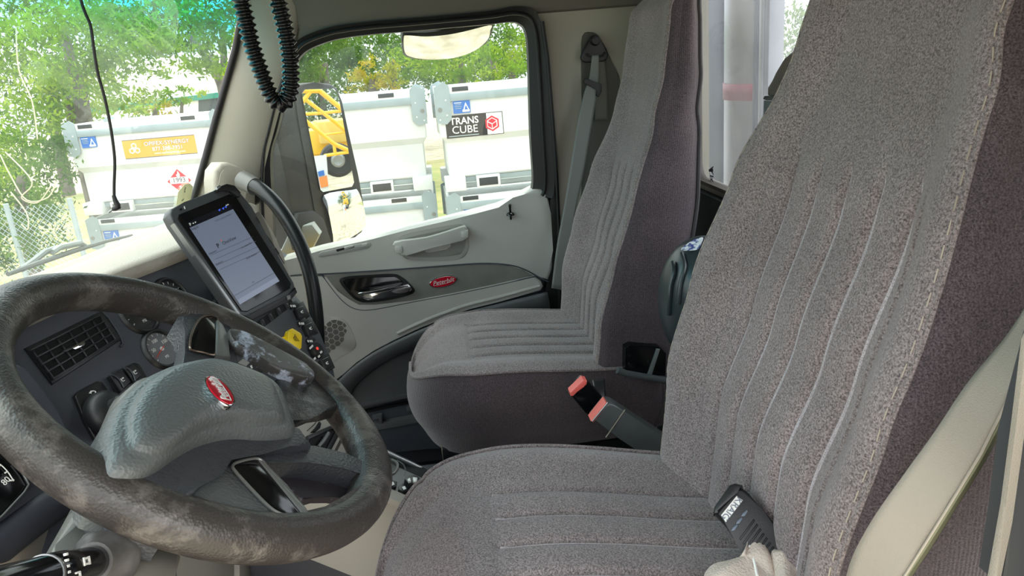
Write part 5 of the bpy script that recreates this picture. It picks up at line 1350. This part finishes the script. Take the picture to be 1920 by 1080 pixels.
# ---- inspection sticker on the windshield
stk_ = slab('windshield_sticker', [(334, 360), (347, 345), (356, 344), (362, 350), (355, 388), (330, 390)], WS, 0.0006, plain('pale yellow sticker', rgb(216, 220, 182), 0.7), None, off=0.004, bevel=0)
tag(stk_, 'pale yellow inspection sticker in the corner of the windshield', 'sticker')
text('lettering', '3', 0.022, WS, *WS.uv(347, 357, 0.005), plain('green sticker ink', rgb(50, 90, 60), 0.7), stk_, off=0.0052, mirror=True, rot=rad(-8))
text('lettering', '2026', 0.008, WS, *WS.uv(343, 375, 0.005), plain('faint sticker ink', rgb(120, 136, 120), 0.7), stk_, off=0.0052, mirror=True, rot=rad(-8))

# ---- fuel tanks
M['tank'] = plain('white tank paint', rgb(214, 217, 216), 0.4, var=0.05, vscale=1.5)
M['galv'] = plain('galvanised grey', rgb(150, 164, 168), 0.45, metal=0.15, var=0.1, vscale=6)
M['blue'] = plain('blue label', rgb(34, 100, 180), 0.5)
M['gold'] = plain('gold banner', rgb(214, 160, 60), 0.55)
M['labred'] = plain('label red', rgb(205, 40, 60), 0.5)
M['dark'] = plain('dark opening', rgb(40, 44, 46), 0.7)
TW, TH, TD = 2.22, 1.30, 1.14
def make_tank(name, label, lowtank=False):
    r_ = thing(name, label, 'tank', group='stacked white fuel tanks outside')
    def ring(z, ins):
        return [V((ins, ins, z)), V((TW - ins, ins, z)), V((TW - ins, TD - ins, z)), V((ins, TD - ins, z))]
    prof = [(0.16, 0.09), (0.18, 0.07), (0.60, 0.07), (0.68, 0.015), (1.17, 0.015), (1.17, 0.03), (1.21, 0.03)]
    bm = bmesh.new(); prev = None
    for z, ins in prof:
        row = [bm.verts.new(p) for p in ring(z, ins)]
        if prev:
            for k in range(4): bm.faces.new((prev[k], prev[(k + 1) % 4], row[(k + 1) % 4], row[k]))
        else: bm.faces.new(list(reversed(row)))
        prev = row
    bm.faces.new(prev)
    bmesh.ops.bevel(bm, geom=[e for e in bm.edges if abs(e.verts[0].co.z - e.verts[1].co.z) > 0.05], offset=0.02, segments=2, affect='EDGES', profile=0.5)
    body = obj('body', bm, M['tank'], r_, ang=30)
    # top guard rail in folded sheet and its galvanised band
    for (x0, x1, y0, y1) in ((0.10, TW - 0.10, -0.005, 0.03), (0.10, TW - 0.10, TD - 0.03, TD + 0.005)):
        box('guard_rail', ((x0 + x1) / 2, (y0 + y1) / 2, 1.235), (x1 - x0) / 2, (y1 - y0) / 2, 0.05, M['tank'], r_, bevel=0.004)
        box('rail_band', ((x0 + x1) / 2, (y0 + y1) / 2 - 0.004, 1.155), (x1 - x0) / 2, (y1 - y0) / 2 + 0.004, 0.045, M['galv'], r_, bevel=0.004)
    for x in (0.01, TW - 0.045):
        box('guard_rail', (x + 0.018, TD / 2, 1.235), 0.018, TD / 2 - 0.1, 0.05, M['tank'], r_, bevel=0.004)
    # corner posts with an eye
    for x in (0, TW):
        s = 1 if x == 0 else -1
        for y in (-0.018, TD + 0.006):
            pts = [(-0.02, 0.86), (0.10, 0.84), (0.165, 0.90), (0.165, 1.30), (0.10, 1.345), (-0.02, 1.29)]
            cp_ = obj('corner_post', prism_bm([V((x + s * a, y, b)) for a, b in pts], V((0, 0.012, 0)), 0), M['galv'], r_, ang=30)
            for (a, b, rr) in ((0.03, 1.02, 0.028), (0.11, 1.13, 0.010), (0.11, 0.95, 0.010), (0.02, 0.90, 0.010)):
                fr_ = Frame(V((x + s * a, y - 0.001, b)), (1, 0, 0), (0, 0, -1)); fr_.n = V((0, -1, 0))
                obj('post_eye' if rr > 0.02 else 'bolt', lathe_bm([(rr, -0.002), (rr, 0.004), (0, 0.004)], fr_, 16), M['doorins'] if rr > 0.02 else M['tank'], cp_)
    # slots in the top rail, fork pockets, feet
    for x in (0.30, 1.75):
        box('rail_slot', (x, -0.006, 1.25), 0.10, 0.004, 0.026, M['dark'], r_, bevel=0.002)
    for x in (0.55, 1.55):
        box('fork_pocket', (x, 0.03, 0.09), 0.15, 0.05, 0.075, M['tank'], r_, bevel=0.004)
        box('fork_opening', (x, -0.018, 0.09), 0.12, 0.006, 0.05, M['dark'], r_, bevel=0.002)
    for x in (0.13, TW - 0.13):
        for y in (0.10, TD - 0.10):
            box('foot', (x, y, 0.09), 0.13, 0.12, 0.09, M['tank'], r_, bevel=0.008)
    box('skid', (TW / 2, TD / 2, 0.12), TW / 2 - 0.1, TD / 2 - 0.1, 0.035, M['galv'], r_, bevel=0.004)
    # blue notice at the upper left
    bf = Frame(V((0.30, 0.0, 1.035)), (1, 0, 0), (0, 0, -1)); bf.n = V((0, -1, 0))
    bl = slab_uv('blue_notice', rrect(0, 0, 0.21, 0.155, 0.008, 2), bf, 0.03, M['blue'], r_, off=0.004, bevel=0)
    slab_uv('notice_mark', [(0.01, 0.05), (0.05, -0.05), (0.095, 0.05)], bf, 0.001, M['white'], bl, off=0.006, bevel=0)
    slab_uv('notice_mark', [(0.03, 0.04), (0.051, -0.02), (0.078, 0.04)], bf, 0.001, M['blue'], bl, off=0.007, bevel=0)
    slab_uv('notice_mark', rrect(0.05, 0.05, 0.09, 0.025, 0.003, 2), bf, 0.001, M['white'], bl, off=0.0075, bevel=0)
    for k in range(4):
        slab_uv('notice_line', rrect(-0.045, -0.05 + k * 0.022, 0.09 - 0.015 * (k % 2), 0.008, 0.002, 2), bf, 0.001, M['white'] if k == 0 else M['galv'], bl, off=0.006, bevel=0)
    return r_
def place(t, corner_px, D, ang, right=False, down=0.0):
    p = atD(*corner_px, D)
    d = V((math.cos(rad(ang)), math.sin(rad(ang)), 0))
    if right: p = p - d * TW
    t.location = (p.x, p.y, p.z - 1.285 - down)
    t.rotation_euler.z = rad(ang)
    return t
STK = 1.355
tA = place(make_tank('fuel_tank', 'upper white fuel tank with gold banner seen through the windshield'), (118, 236), 10.4, -95)
tC = make_tank('fuel_tank', 'upper white fuel tank with black TRANS CUBE sign outside the door window')
tB = copy_tree(tA); tag(tB, 'upper white fuel tank behind the side mirror, left of the TRANS CUBE tank')
place(tB, (792, 168), 9.5, -90, True)
place(tC, (816, 165), 9.05, -88)
for src, lab_, args in ((tA, 'lower white fuel tank beneath the gold banner tank', ((118, 236), 10.4, -95)), (tB, 'lower white fuel tank under the one behind the side mirror', ((792, 168), 9.5, -90, True)), (tC, 'lower white fuel tank beneath the TRANS CUBE tank', ((816, 165), 9.05, -88))):
    c = copy_tree(src); tag(c, lab_); place(c, *args, down=STK)
def tfr(x, z, off=0.0):
    f_ = Frame(V((x, 0.015 - off, z)), (1, 0, 0), (0, 0, -1)); f_.n = V((0, -1, 0)); return f_
# signs on the TRANS CUBE tank
f1 = tfr(0.44, 0.80)
sg = slab_uv('sign', rrect(0, 0, 0.72, 0.275, 0.004, 2), f1, 0.006, M['ink'], tC, off=0.005, bevel=0)
text('lettering', 'TRANS', 0.118, f1, -0.125, -0.062, M['white'], sg, off=0.006, bold=0.002, sx=0.98)
text('lettering', 'CUBE', 0.13, f1, -0.125, 0.045, M['white'], sg, off=0.006, sx=1.02)
slab_uv('sign_line', rrect(-0.145, 0.115, 0.38, 0.012, 0.002, 2), f1, 0.001, M['galv'], sg, off=0.006, bevel=0)
slab_uv('sign_field', [(0.155, -0.13), (0.352, -0.13), (0.352, 0.13), (0.155, 0.13)], f1, 0.001, M['white'], sg, off=0.006, bevel=0)
hexo = [(0.222 + 0.098 * math.sin(rad(60 * k)), -0.098 * math.cos(rad(60 * k))) for k in range(6)]
slab_uv('hexagon', hexo, f1, 0.001, M['labred'], sg, off=0.007, bevel=0)
hexi = [(0.222 + 0.074 * math.sin(rad(60 * k)), -0.074 * math.cos(rad(60 * k))) for k in range(6)]
slab_uv('hexagon', hexi, f1, 0.001, M['white'], sg, off=0.008, bevel=0)
hexc = [(0.222 + 0.064 * math.sin(rad(60 * k)), -0.064 * math.cos(rad(60 * k))) for k in range(6)]
slab_uv('cube_face', [hexc[5], hexc[0], hexc[1], (0.222, 0.0)], f1, 0.001, M['labred'], sg, off=0.009, bevel=0)
for q in (((0.222, 0.010), (0.274, -0.020), (0.274, 0.030), (0.222, 0.060)), ((0.216, 0.010), (0.164, -0.020), (0.164, 0.030), (0.216, 0.060))):
    slab_uv('cube_face', list(q), f1, 0.001, M['labred'], sg, off=0.009, bevel=0)
slab_uv('cube_line', rrect(0.219, 0.04, 0.006, 0.05, 0.001, 2), f1, 0.001, M['white'], sg, off=0.0095, bevel=0)
# banner and placard on the windshield tank
f2 = tfr(1.27, 0.885)
bn = slab_uv('banner', rrect(0, 0, 1.03, 0.26, 0.004, 2), f2, 0.006, M['gold'], tA, off=0.005, bevel=0)
M['bannerink'] = plain('banner blue-grey ink', rgb(70, 80, 92), 0.6)
text('lettering', 'OPIFEX-SYNERGY', 0.078, f2, 0.11, -0.055, M['bannerink'], bn, off=0.006, bold=0.003, sx=1.05)
text('lettering', 'OPIFEX-SYNERGY', 0.078, f2, 0.11, -0.055, M['white'], bn, off=0.0075, sx=1.05)
text('lettering', '877-388-7951', 0.078, f2, 0.11, 0.025, M['bannerink'], bn, off=0.006, bold=0.002)
text('lettering', '877-388-7951', 0.078, f2, 0.11, 0.025, M['white'], bn, off=0.0075)
text('lettering', 'www.opifexsynergy.com', 0.045, f2, 0.13, 0.082, M['white'], bn, off=0.006)
for k in range(3):
    a = rad(90 + 120 * k)
    cx_, cy_ = -0.36 + 0.045 * math.cos(a), 0.0 - 0.045 * math.sin(a)
    slab_uv('emblem', [(cx_ + 0.042 * math.cos(rad(60 * q + 30)), cy_ + 0.042 * math.sin(rad(60 * q + 30))) for q in range(6)], f2, 0.001, M['white'], bn, off=0.006, bevel=0)
    slab_uv('emblem_core', [(cx_ + 0.026 * math.cos(rad(60 * q + 30)), cy_ + 0.026 * math.sin(rad(60 * q + 30))) for q in range(6)], f2, 0.001, M['gold'], bn, off=0.007, bevel=0)
for v in (-0.128, 0.128):
    slab_uv('banner_edge', rrect(0, v, 1.03, 0.008, 0.001, 2), f2, 0.001, M['bannerink'], bn, off=0.006, bevel=0)
def placard(tank, x, z, s, inset=0.055):
    f_ = tfr(x, z, -inset)
    pl_ = slab_uv('placard', [(0, -s), (s, 0), (0, s), (-s, 0)], f_, 0.006, M['white'], tank, off=0.005, bevel=0)
    s2 = s * 0.93
    slab_uv('placard_field', [(0, -s2), (s2, 0), (0, s2), (-s2, 0)], f_, 0.001, M['labred'], pl_, off=0.006, bevel=0)
    slab_uv('number_band', rrect(0, -0.01, s * 1.45, s * 0.5, 0.003, 2), f_, 0.001, M['white'], pl_, off=0.007, bevel=0)
    text('lettering', '1993', s * 0.52, f_, 0, -0.01, M['bannerink'], pl_, off=0.008, bold=0.001)
    text('lettering', '3', s * 0.38, f_, 0, s * 0.55, M['white'], pl_, off=0.007, bold=0.002)
    slab_uv('flame_mark', crom([(0, -s * 0.78), (s * 0.14, -s * 0.5), (s * 0.08, -s * 0.33), (-s * 0.1, -s * 0.33), (-s * 0.15, -s * 0.5), (-s * 0.04, -s * 0.55)], 3), f_, 0.001, M['white'], pl_, off=0.007, bevel=0)
placard(tA, 1.42, 0.38, 0.185)
f3 = tfr(0.42, 0.80)
pf = slab_uv('placard_frame', rrect(0, 0, 0.40, 0.42, 0.01, 2), f3, 0.006, M['ink'], tB, off=0.004, bevel=0)
slab_uv('placard_back', rrect(0, 0, 0.37, 0.39, 0.008, 2), f3, 0.001, M['tank'], pf, off=0.005, bevel=0)
slab_uv('red_mark', [(0, -0.1), (0.1, 0), (0, 0.1), (-0.1, 0)], f3, 0.001, M['labred'], pf, off=0.006, bevel=0)

# ---- building far behind
bd = thing('building', 'white metal building with a green band beyond the trees', 'building', loc=atD(330, 230, 34) * 1.0)
BFm = Frame(atD(330, 170, 34), cr - V((0, 0, cr.z)), (0, 0, -1))
slab('wall', [(150, 120), (470, 90), (470, 260), (150, 280)], BFm, 3.0, plain('white corrugated wall', rgb(240, 240, 236), 0.6), bd, bevel=0)
slab('green_band', [(150, 205), (470, 166), (470, 176), (150, 215)], BFm, 0.2, plain('green fascia', rgb(30, 130, 110), 0.5), bd, off=0.15, bevel=0)
slab('opening', [(372, 186), (440, 178), (440, 225), (372, 228)], BFm, 0.1, plain('dark opening', rgb(60, 70, 72), 0.7), bd, off=0.05, bevel=0)
for k in range(36):
    x = 156 + k * 8.8
    slab('wall_rib', [(x, 122 - (x - 150) * .094), (x + 2, 122 - (x - 150) * .094), (x + 2, 200 - (x - 150) * .12), (x, 200 - (x - 150) * .12)], BFm, 0.04, plain('white rib', rgb(228, 229, 226), 0.6) if k == 0 else bpy.data.materials['white rib'], bd, off=0.04, bevel=0)

# ---- trees
import numpy as np
M['leafA'] = leafmat('fresh green leaves', rgb(66, 104, 22), rgb(112, 146, 34), rgb(160, 180, 56))
M['leafB'] = leafmat('dark green leaves', rgb(44, 76, 24), rgb(72, 106, 34), rgb(108, 134, 52))
M['leafY'] = leafmat('yellow-green leaves', rgb(110, 128, 24), rgb(150, 152, 32), rgb(176, 150, 52))
M['leafG'] = leafmat('grey-green leaves', rgb(66, 88, 54), rgb(92, 114, 72), rgb(122, 140, 94))
M['bark'] = plain('grey bark', rgb(110, 104, 94), 0.9, col2=rgb(80, 74, 66), vscale=4, bump=0.6, bscale=20)
def foliage(blobs, seed, leaf_px, dens):
    """leaf sprays: narrow quads scattered in clumps through each crown lobe"""
    g = np.random.default_rng(seed); Vs = []
    for (px, py, D, rx, ry) in blobs:
        c = np.array(px if py is None else atD(px, py, D)); k = D / F
        R_ = np.array([rx * k, rx * k, ry * k])
        n = int(dens * rx * ry / (leaf_px ** 2) * 7.0)
        ncl = max(12, n // 60)
        cd_ = g.normal(size=(ncl, 3)); cd_ /= np.linalg.norm(cd_, axis=1)[:, None]
        cc_ = cd_ * (g.random((ncl, 1)) ** 0.4)
        idx = g.integers(0, ncl, n)
        p = (cc_[idx] + g.normal(size=(n, 3)) * 0.14) * R_ + c
        a = g.normal(size=(n, 3)); a[:, 2] -= 0.5; a /= np.linalg.norm(a, axis=1)[:, None]
        b = np.cross(a, g.normal(size=(n, 3))); b /= np.linalg.norm(b, axis=1)[:, None]
        s = leaf_px * k * g.uniform(0.6, 1.5, (n, 1))
        q = np.stack([p - a * s * .9, p + b * s * .32, p + a * s * .9, p - b * s * .32], 1)
        Vs.append(q.reshape(-1, 3))
    Vv = np.concatenate(Vs); nf = len(Vv) // 4
    me = bpy.data.meshes.new('foliage')
    me.vertices.add(len(Vv)); me.vertices.foreach_set('co', Vv.ravel())
    me.loops.add(len(Vv)); me.loops.foreach_set('vertex_index', np.arange(len(Vv), dtype=np.int32))
    me.polygons.add(nf); me.polygons.foreach_set('loop_start', np.arange(0, len(Vv), 4, dtype=np.int32))
    me.update(calc_edges=True); me.validate()
    return me
def tree(name, label, cat, blobs, mat, seed, trunks=(), leaf_px=6.5, dens=1.0, grp='trees beyond the tanks'):
    b0 = blobs[0]; base = b0[0] if b0[1] is None else atD(b0[0], b0[1], b0[2])
    r_ = thing(name, label, cat, loc=V((base.x, base.y, GZ)), group=grp)
    o = obj('crown', foliage(blobs, seed, leaf_px, dens), mat, r_, ang=0)
    if b0[1] is None:
        tube('trunk', [V((base.x, base.y, GZ)), base + V((0.1, 0, -0.3)), base + V((0, 0.1, 0.8))], [0.22, 0.16, 0.08], M['bark'], r_, seg=8)
        return r_
    if not trunks:
        trunks = [([(b0[0], b0[1]), (b0[0], b0[1] + b0[4] * .8)], b0[2], 0.10)]
    for pts, D, w in trunks:
        P = [atD(x, y, D) for x, y in pts]
        low = max(P, key=lambda q: -q.z)
        P = sorted(P, key=lambda q: q.z)
        P.insert(0, V((P[0].x + (P[0].x - P[1].x) * 0.2, P[0].y + (P[0].y - P[1].y) * 0.2, GZ)))
        tube('trunk', P, [w * (1.15 - 0.8 * i / len(P)) for i in range(len(P))], M['bark'], r_, seg=8)
    return r_
tree('overhanging_tree', 'large bright green tree overhanging the left of the windshield view', 'tree', [(60, 50, 11.5, 170, 100), (230, 50, 12.5, 190, 85), (350, 60, 13.0, 120, 70), (80, 165, 12, 120, 90), (210, 150, 13, 130, 70), (330, 120, 13.5, 90, 45), (-30, 260, 11, 110, 130), (230, 215, 14, 90, 30)], M['leafA'], 11, [([(160, 235), (150, 170), (132, 110), (120, 60)], 12.6, 0.14), ([(135, 232), (128, 180), (110, 120)], 12.9, 0.09)], 6.5, 0.95)
tree('leaning_tree', 'thin tree with a leaning grey trunk beside the windshield pillar', 'tree', [(400, 60, 17, 90, 70), (430, 130, 17, 40, 40)], M['leafG'], 12, [([(418, 160), (402, 125), (380, 95), (355, 70)], 17, 0.14), ([(425, 180), (420, 120), (418, 60)], 18, 0.12)], 5.5, 0.45)
tree('round_shrub', 'small round topped green shrub in front of the white building', 'shrub', [(342, 182, 19, 42, 22)], M['leafA'], 13, [([(340, 222), (341, 190)], 19, 0.06)], 4.5, 1.2)
tree('yellow_bush', 'pale yellow-green bush just behind the windshield tank', 'bush', [(292, 204, 17, 42, 18)], M['leafY'], 14, (), 4.5, 1.0)
tree('hedge_shrub', 'tangled green shrub behind the chain-link fence at far left', 'shrub', [(40, 330, 10.0, 100, 90), (75, 420, 9.6, 70, 90), (0, 430, 9.2, 80, 80), (120, 300, 11.6, 40, 60)], M['leafB'], 15, (), 5.5, 0.8)
tree('dark_tree', 'dark green tree above the side mirror', 'tree', [(610, 110, 19, 80, 60), (560, 150, 19, 60, 60), (660, 90, 20, 60, 50)], M['leafB'], 16, [([(610, 190), (608, 120)], 19, 0.16)], 5.0, 1.1)
tree('yellow_tree', 'yellow-green leafy tree right of the side mirror', 'tree', [(700, 140, 15, 52, 34), (725, 160, 15, 36, 26), (665, 165, 15.2, 34, 24)], M['leafY'], 17, [([(700, 190), (702, 150)], 15.2, 0.16)], 5.0, 1.1)
tree('broad_tree', 'broad green tree right of the look-down mirror', 'tree', [(850, 110, 20, 90, 50), (790, 120, 21, 70, 45), (880, 140, 19, 60, 40)], M['leafA'], 18, [([(867, 168), (865, 120)], 19.5, 0.14), ([(925, 160), (925, 110)], 20, 0.14)], 5.0, 1.1)
tree('edge_tree', 'leafy tree cut off by the rear edge of the door window', 'tree', [(950, 100, 18, 70, 55), (985, 150, 16, 40, 30)], M['leafA'], 19, [([(960, 165), (962, 110)], 18, 0.12)], 5.0, 1.0)
tree('back_tree', 'row of shaded trees filling the gap behind the yellow tree', 'tree', [(740, 110, 25, 90, 60), (900, 100, 26, 120, 70), (600, 90, 26, 120, 70)], M['leafB'], 20, (), 4.5, 1.0)
tree('far_tree', 'tall dense green trees filling the distance in the windshield view', 'tree', [(60, 90, 24, 200, 110), (40, 230, 22, 150, 100), (180, 60, 24, 200, 70), (360, 40, 24, 140, 55), (20, 340, 20, 130, 80)], M['leafB'], 31, [([(100, 230), (100, 120)], 24, 0.2)], 7.0, 0.75)
tree('far_tree', 'dense row of green trees along the horizon beyond the door window', 'tree', [(600, 120, 30, 130, 70), (760, 110, 30, 130, 75), (930, 110, 30, 120, 75)], M['leafG'], 32, (), 6.0, 0.9)
tree('rear_tree', 'green trees seen through the rear window', 'tree', [(1490, 90, 14, 110, 70), (1430, 60, 14, 90, 70)], M['leafG'], 21, (), 6, 0.9, 'trees behind the cab')

# ---- chain-link fence
fn_ = thing('chain_link_fence', 'grey chain-link fence in the lower left of the windshield view', 'fence', loc=V((atD(30, 420, 9).x, atD(30, 420, 9).y, GZ)))
FA, FB = atD(-120, 420, 8.9), atD(150, 420, 9.0)
fd = V((FB.x - FA.x, FB.y - FA.y, 0)); fl = fd.length; fd.normalize()
bm = bmesh.new(); H = 1.9; n = int((fl + H) / 0.075)
for k in range(n):
    s0_ = -H + k * 0.075
    for sg_ in (1, -1):
        a0, a1 = max(0, s0_), min(fl, s0_ + H)
        if a1 <= a0: continue
        z0, z1 = (a0 - s0_), (a1 - s0_)
        if sg_ < 0: z0, z1 = H - z0, H - z1
        A_ = V((FA.x, FA.y, GZ)) + fd * a0 + EZ * z0; B_ = V((FA.x, FA.y, GZ)) + fd * a1 + EZ * z1
        tube_bm([A_, B_], 0.0035, 3, bm=bm, caps=False)
obj('mesh', bm, M['galv'], fn_, kind='stuff', ang=0)
for s_ in (0.05, fl * 0.52, fl - 0.05):
    p = V((FA.x, FA.y, GZ)) + fd * s_
    tube('post', [p, p + EZ * 1.95], 0.03, M['galv'], fn_, seg=10)
for q in ([(10, 285), (60, 340), (40, 370), (70, 380), (95, 350)], [(0, 290), (20, 330), (50, 375), (90, 370), (105, 340)], [(20, 360), (50, 400), (52, 430), (40, 420)], [(30, 50), (35, 130), (60, 190), (70, 260)]):
    v_ = tube('vine', [atD(x, y, 8.7) for x, y in crom(q, 5, False)], 0.008, plain('pale vine', rgb(170, 165, 140), 0.8) if 'vine' not in M else M['vine'], fn_, seg=5)

# ---- yellow crane tubes standing behind the truck, seen in the mirror
def mirpt(x, y, t, fr=MF):
    d = ray(x, y).normalized(); h = fr.hit(x, y, 0.0005)
    rr = d - fr.n * 2 * d.dot(fr.n)
    return h + rr * t
crn = thing('crane_boom', 'yellow lattice crane boom standing behind the truck, seen in the mirror', 'crane', loc=mirpt(620, 330, 9.0))
CT = 8.5
for pts, w in (([(560, 170), (599, 170)], 9), ([(599, 170), (650, 212)], 9), ([(583, 170), (566, 193)], 8), ([(572, 186), (605, 211), (648, 245)], 7), ([(570, 214), (605, 212), (640, 208)], 6), ([(572, 226), (626, 270), (655, 283)], 8), ([(606, 253), (646, 248)], 4), ([(626, 270), (629, 292)], 6), ([(608, 292), (655, 285)], 6)):
    tube('boom_tube', [mirpt(x, y, CT) for x, y in pts], w / 2 * (CT + 2.7) / F, M['ypaint'], crn, seg=10)
bt = mirpt(605, 215, 24)
tree('mirror_tree', 'grey-green tree behind the yellow crane, seen in the side mirror', 'tree', [(bt, None, 24, 130, 95), (mirpt(640, 225, 24), None, 24, 110, 80), (mirpt(570, 225, 24), None, 24, 110, 80)], M['leafG'], 41, (), 6.0, 0.8, 'trees behind the cab')
mc = thing('crane_machine', 'yellow crane machinery on a wheel behind the boom, seen in the mirror', 'machine', loc=mirpt(615, 310, 10))
for (x, y, hx, hz) in ((600, 285, 0.25, 0.3), (612, 262, 0.3, 0.2), (600, 265, 0.2, 0.15), (622, 245, 0.25, 0.18), (635, 268, 0.2, 0.22), (612, 240, 0.12, 0.12)):
    box('machine_block', mirpt(x, y, 10.3 + 0.02 * x % 0.4), hx, 0.3, hz, M['ypaint'] if y > 250 else plain('pale yellow engine', rgb(226, 190, 90), 0.5), mc, bevel=0.03)
wf_ = Frame(mirpt(633, 300, 9.6), (1, 0, 0), (0, 0, -1)); wf_.n = V((0, 1, 0))
wh_ = obj('tyre', lathe_bm([(0.10, 0.0), (0.12, 0.06), (0.22, 0.08), (0.27, 0.04), (0.27, -0.1), (0.1, -0.1)], wf_, 28), M['rubber'], mc)
obj('wheel_disc', lathe_bm([(0.12, 0.05), (0.08, 0.07), (0, 0.05)], wf_, 20), M['steel'], wh_)
wt_ = thing('tank_end', 'white tank end with orange and blue labels, seen in the mirror', 'tank', loc=mirpt(604, 340, 7.0))
ef = Frame(mirpt(600, 330, 7.0), MF.e1 * -1 + V((0, 0, 0)), (0, 0, -1))
E1 = [mirpt(x, y, 7.0) for x, y in ((570, 295), (612, 290), (618, 372), (570, 380))]
back_ = (E1[0] - mirpt(570, 295, 6.0)).normalized()
obj('panel', prism_bm(E1, back_ * 0.6, 0.0), M['tank'], wt_, ang=0)
obj('blue_label', prism_bm([mirpt(x, y, 6.98) for x, y in ((596, 322), (607, 319), (609, 328), (598, 331))], back_ * 0.015, 0), M['blue'], wt_, ang=0)
obj('orange_label', prism_bm([mirpt(x, y, 6.98) for x, y in ((598, 333), (613, 329), (616, 349), (602, 352))], back_ * 0.015, 0), plain('orange label', rgb(226, 130, 60), 0.6), wt_, ang=0)

# ---- behind the cab
ex = thing('exhaust_shield', 'brushed aluminium shield with a faded red band behind the rear window', 'shield', loc=(2.1, -0.88, -1.0))
M['brush'] = plain('brushed aluminium', rgb(190, 192, 196), 0.38, metal=0.85, var=0.06, vscale=6)
def xs(px, Y): return atY(px, 200, Y).x
obj('curved_sheet', grid_bm(lambda i, j: V((xs(1416, -0.86) + (xs(1346, -0.86) - xs(1416, -0.86)) * i / 12, -0.84 - 0.05 * (1 - (i / 6 - 1) ** 2) * -1 - 0.05, -0.9 + 3.1 * j / 4)), 13, 5), M['brush'], ex, ang=180).modifiers.new('thick', 'SOLIDIFY').thickness = 0.004
obj('red_band', grid_bm(lambda i, j: V((xs(1416, -0.86) + (xs(1346, -0.86) - xs(1416, -0.86)) * i / 12, -0.84 - 0.05 * (1 - (i / 6 - 1) ** 2) * -1 - 0.046, atY(1380, 187, -0.86).z + 0.045 * j)), 13, 2), plain('faded red band', rgb(170, 90, 100), 0.5), ex, ang=180).modifiers.new('thick', 'SOLIDIFY').thickness = 0.002
box('dark_stack', ((xs(1300, -0.88) + xs(1346, -0.88)) / 2 + 0.01, -0.92, 0.6), (xs(1300, -0.88) - xs(1346, -0.88)) / 2 + 0.01, 0.03, 1.5, plain('dark grey stack', rgb(92, 96, 106), 0.4, metal=0.4), ex, bevel=0.02)
for k in range(3):
    x = xs(1420 + k * 11, -0.84)
    box('post', (x, -0.85, 0.6), 0.012, 0.02, 1.5, M['brush'] if k % 2 else plain('grey rack post', rgb(120, 124, 132), 0.5), ex, bevel=0.004)
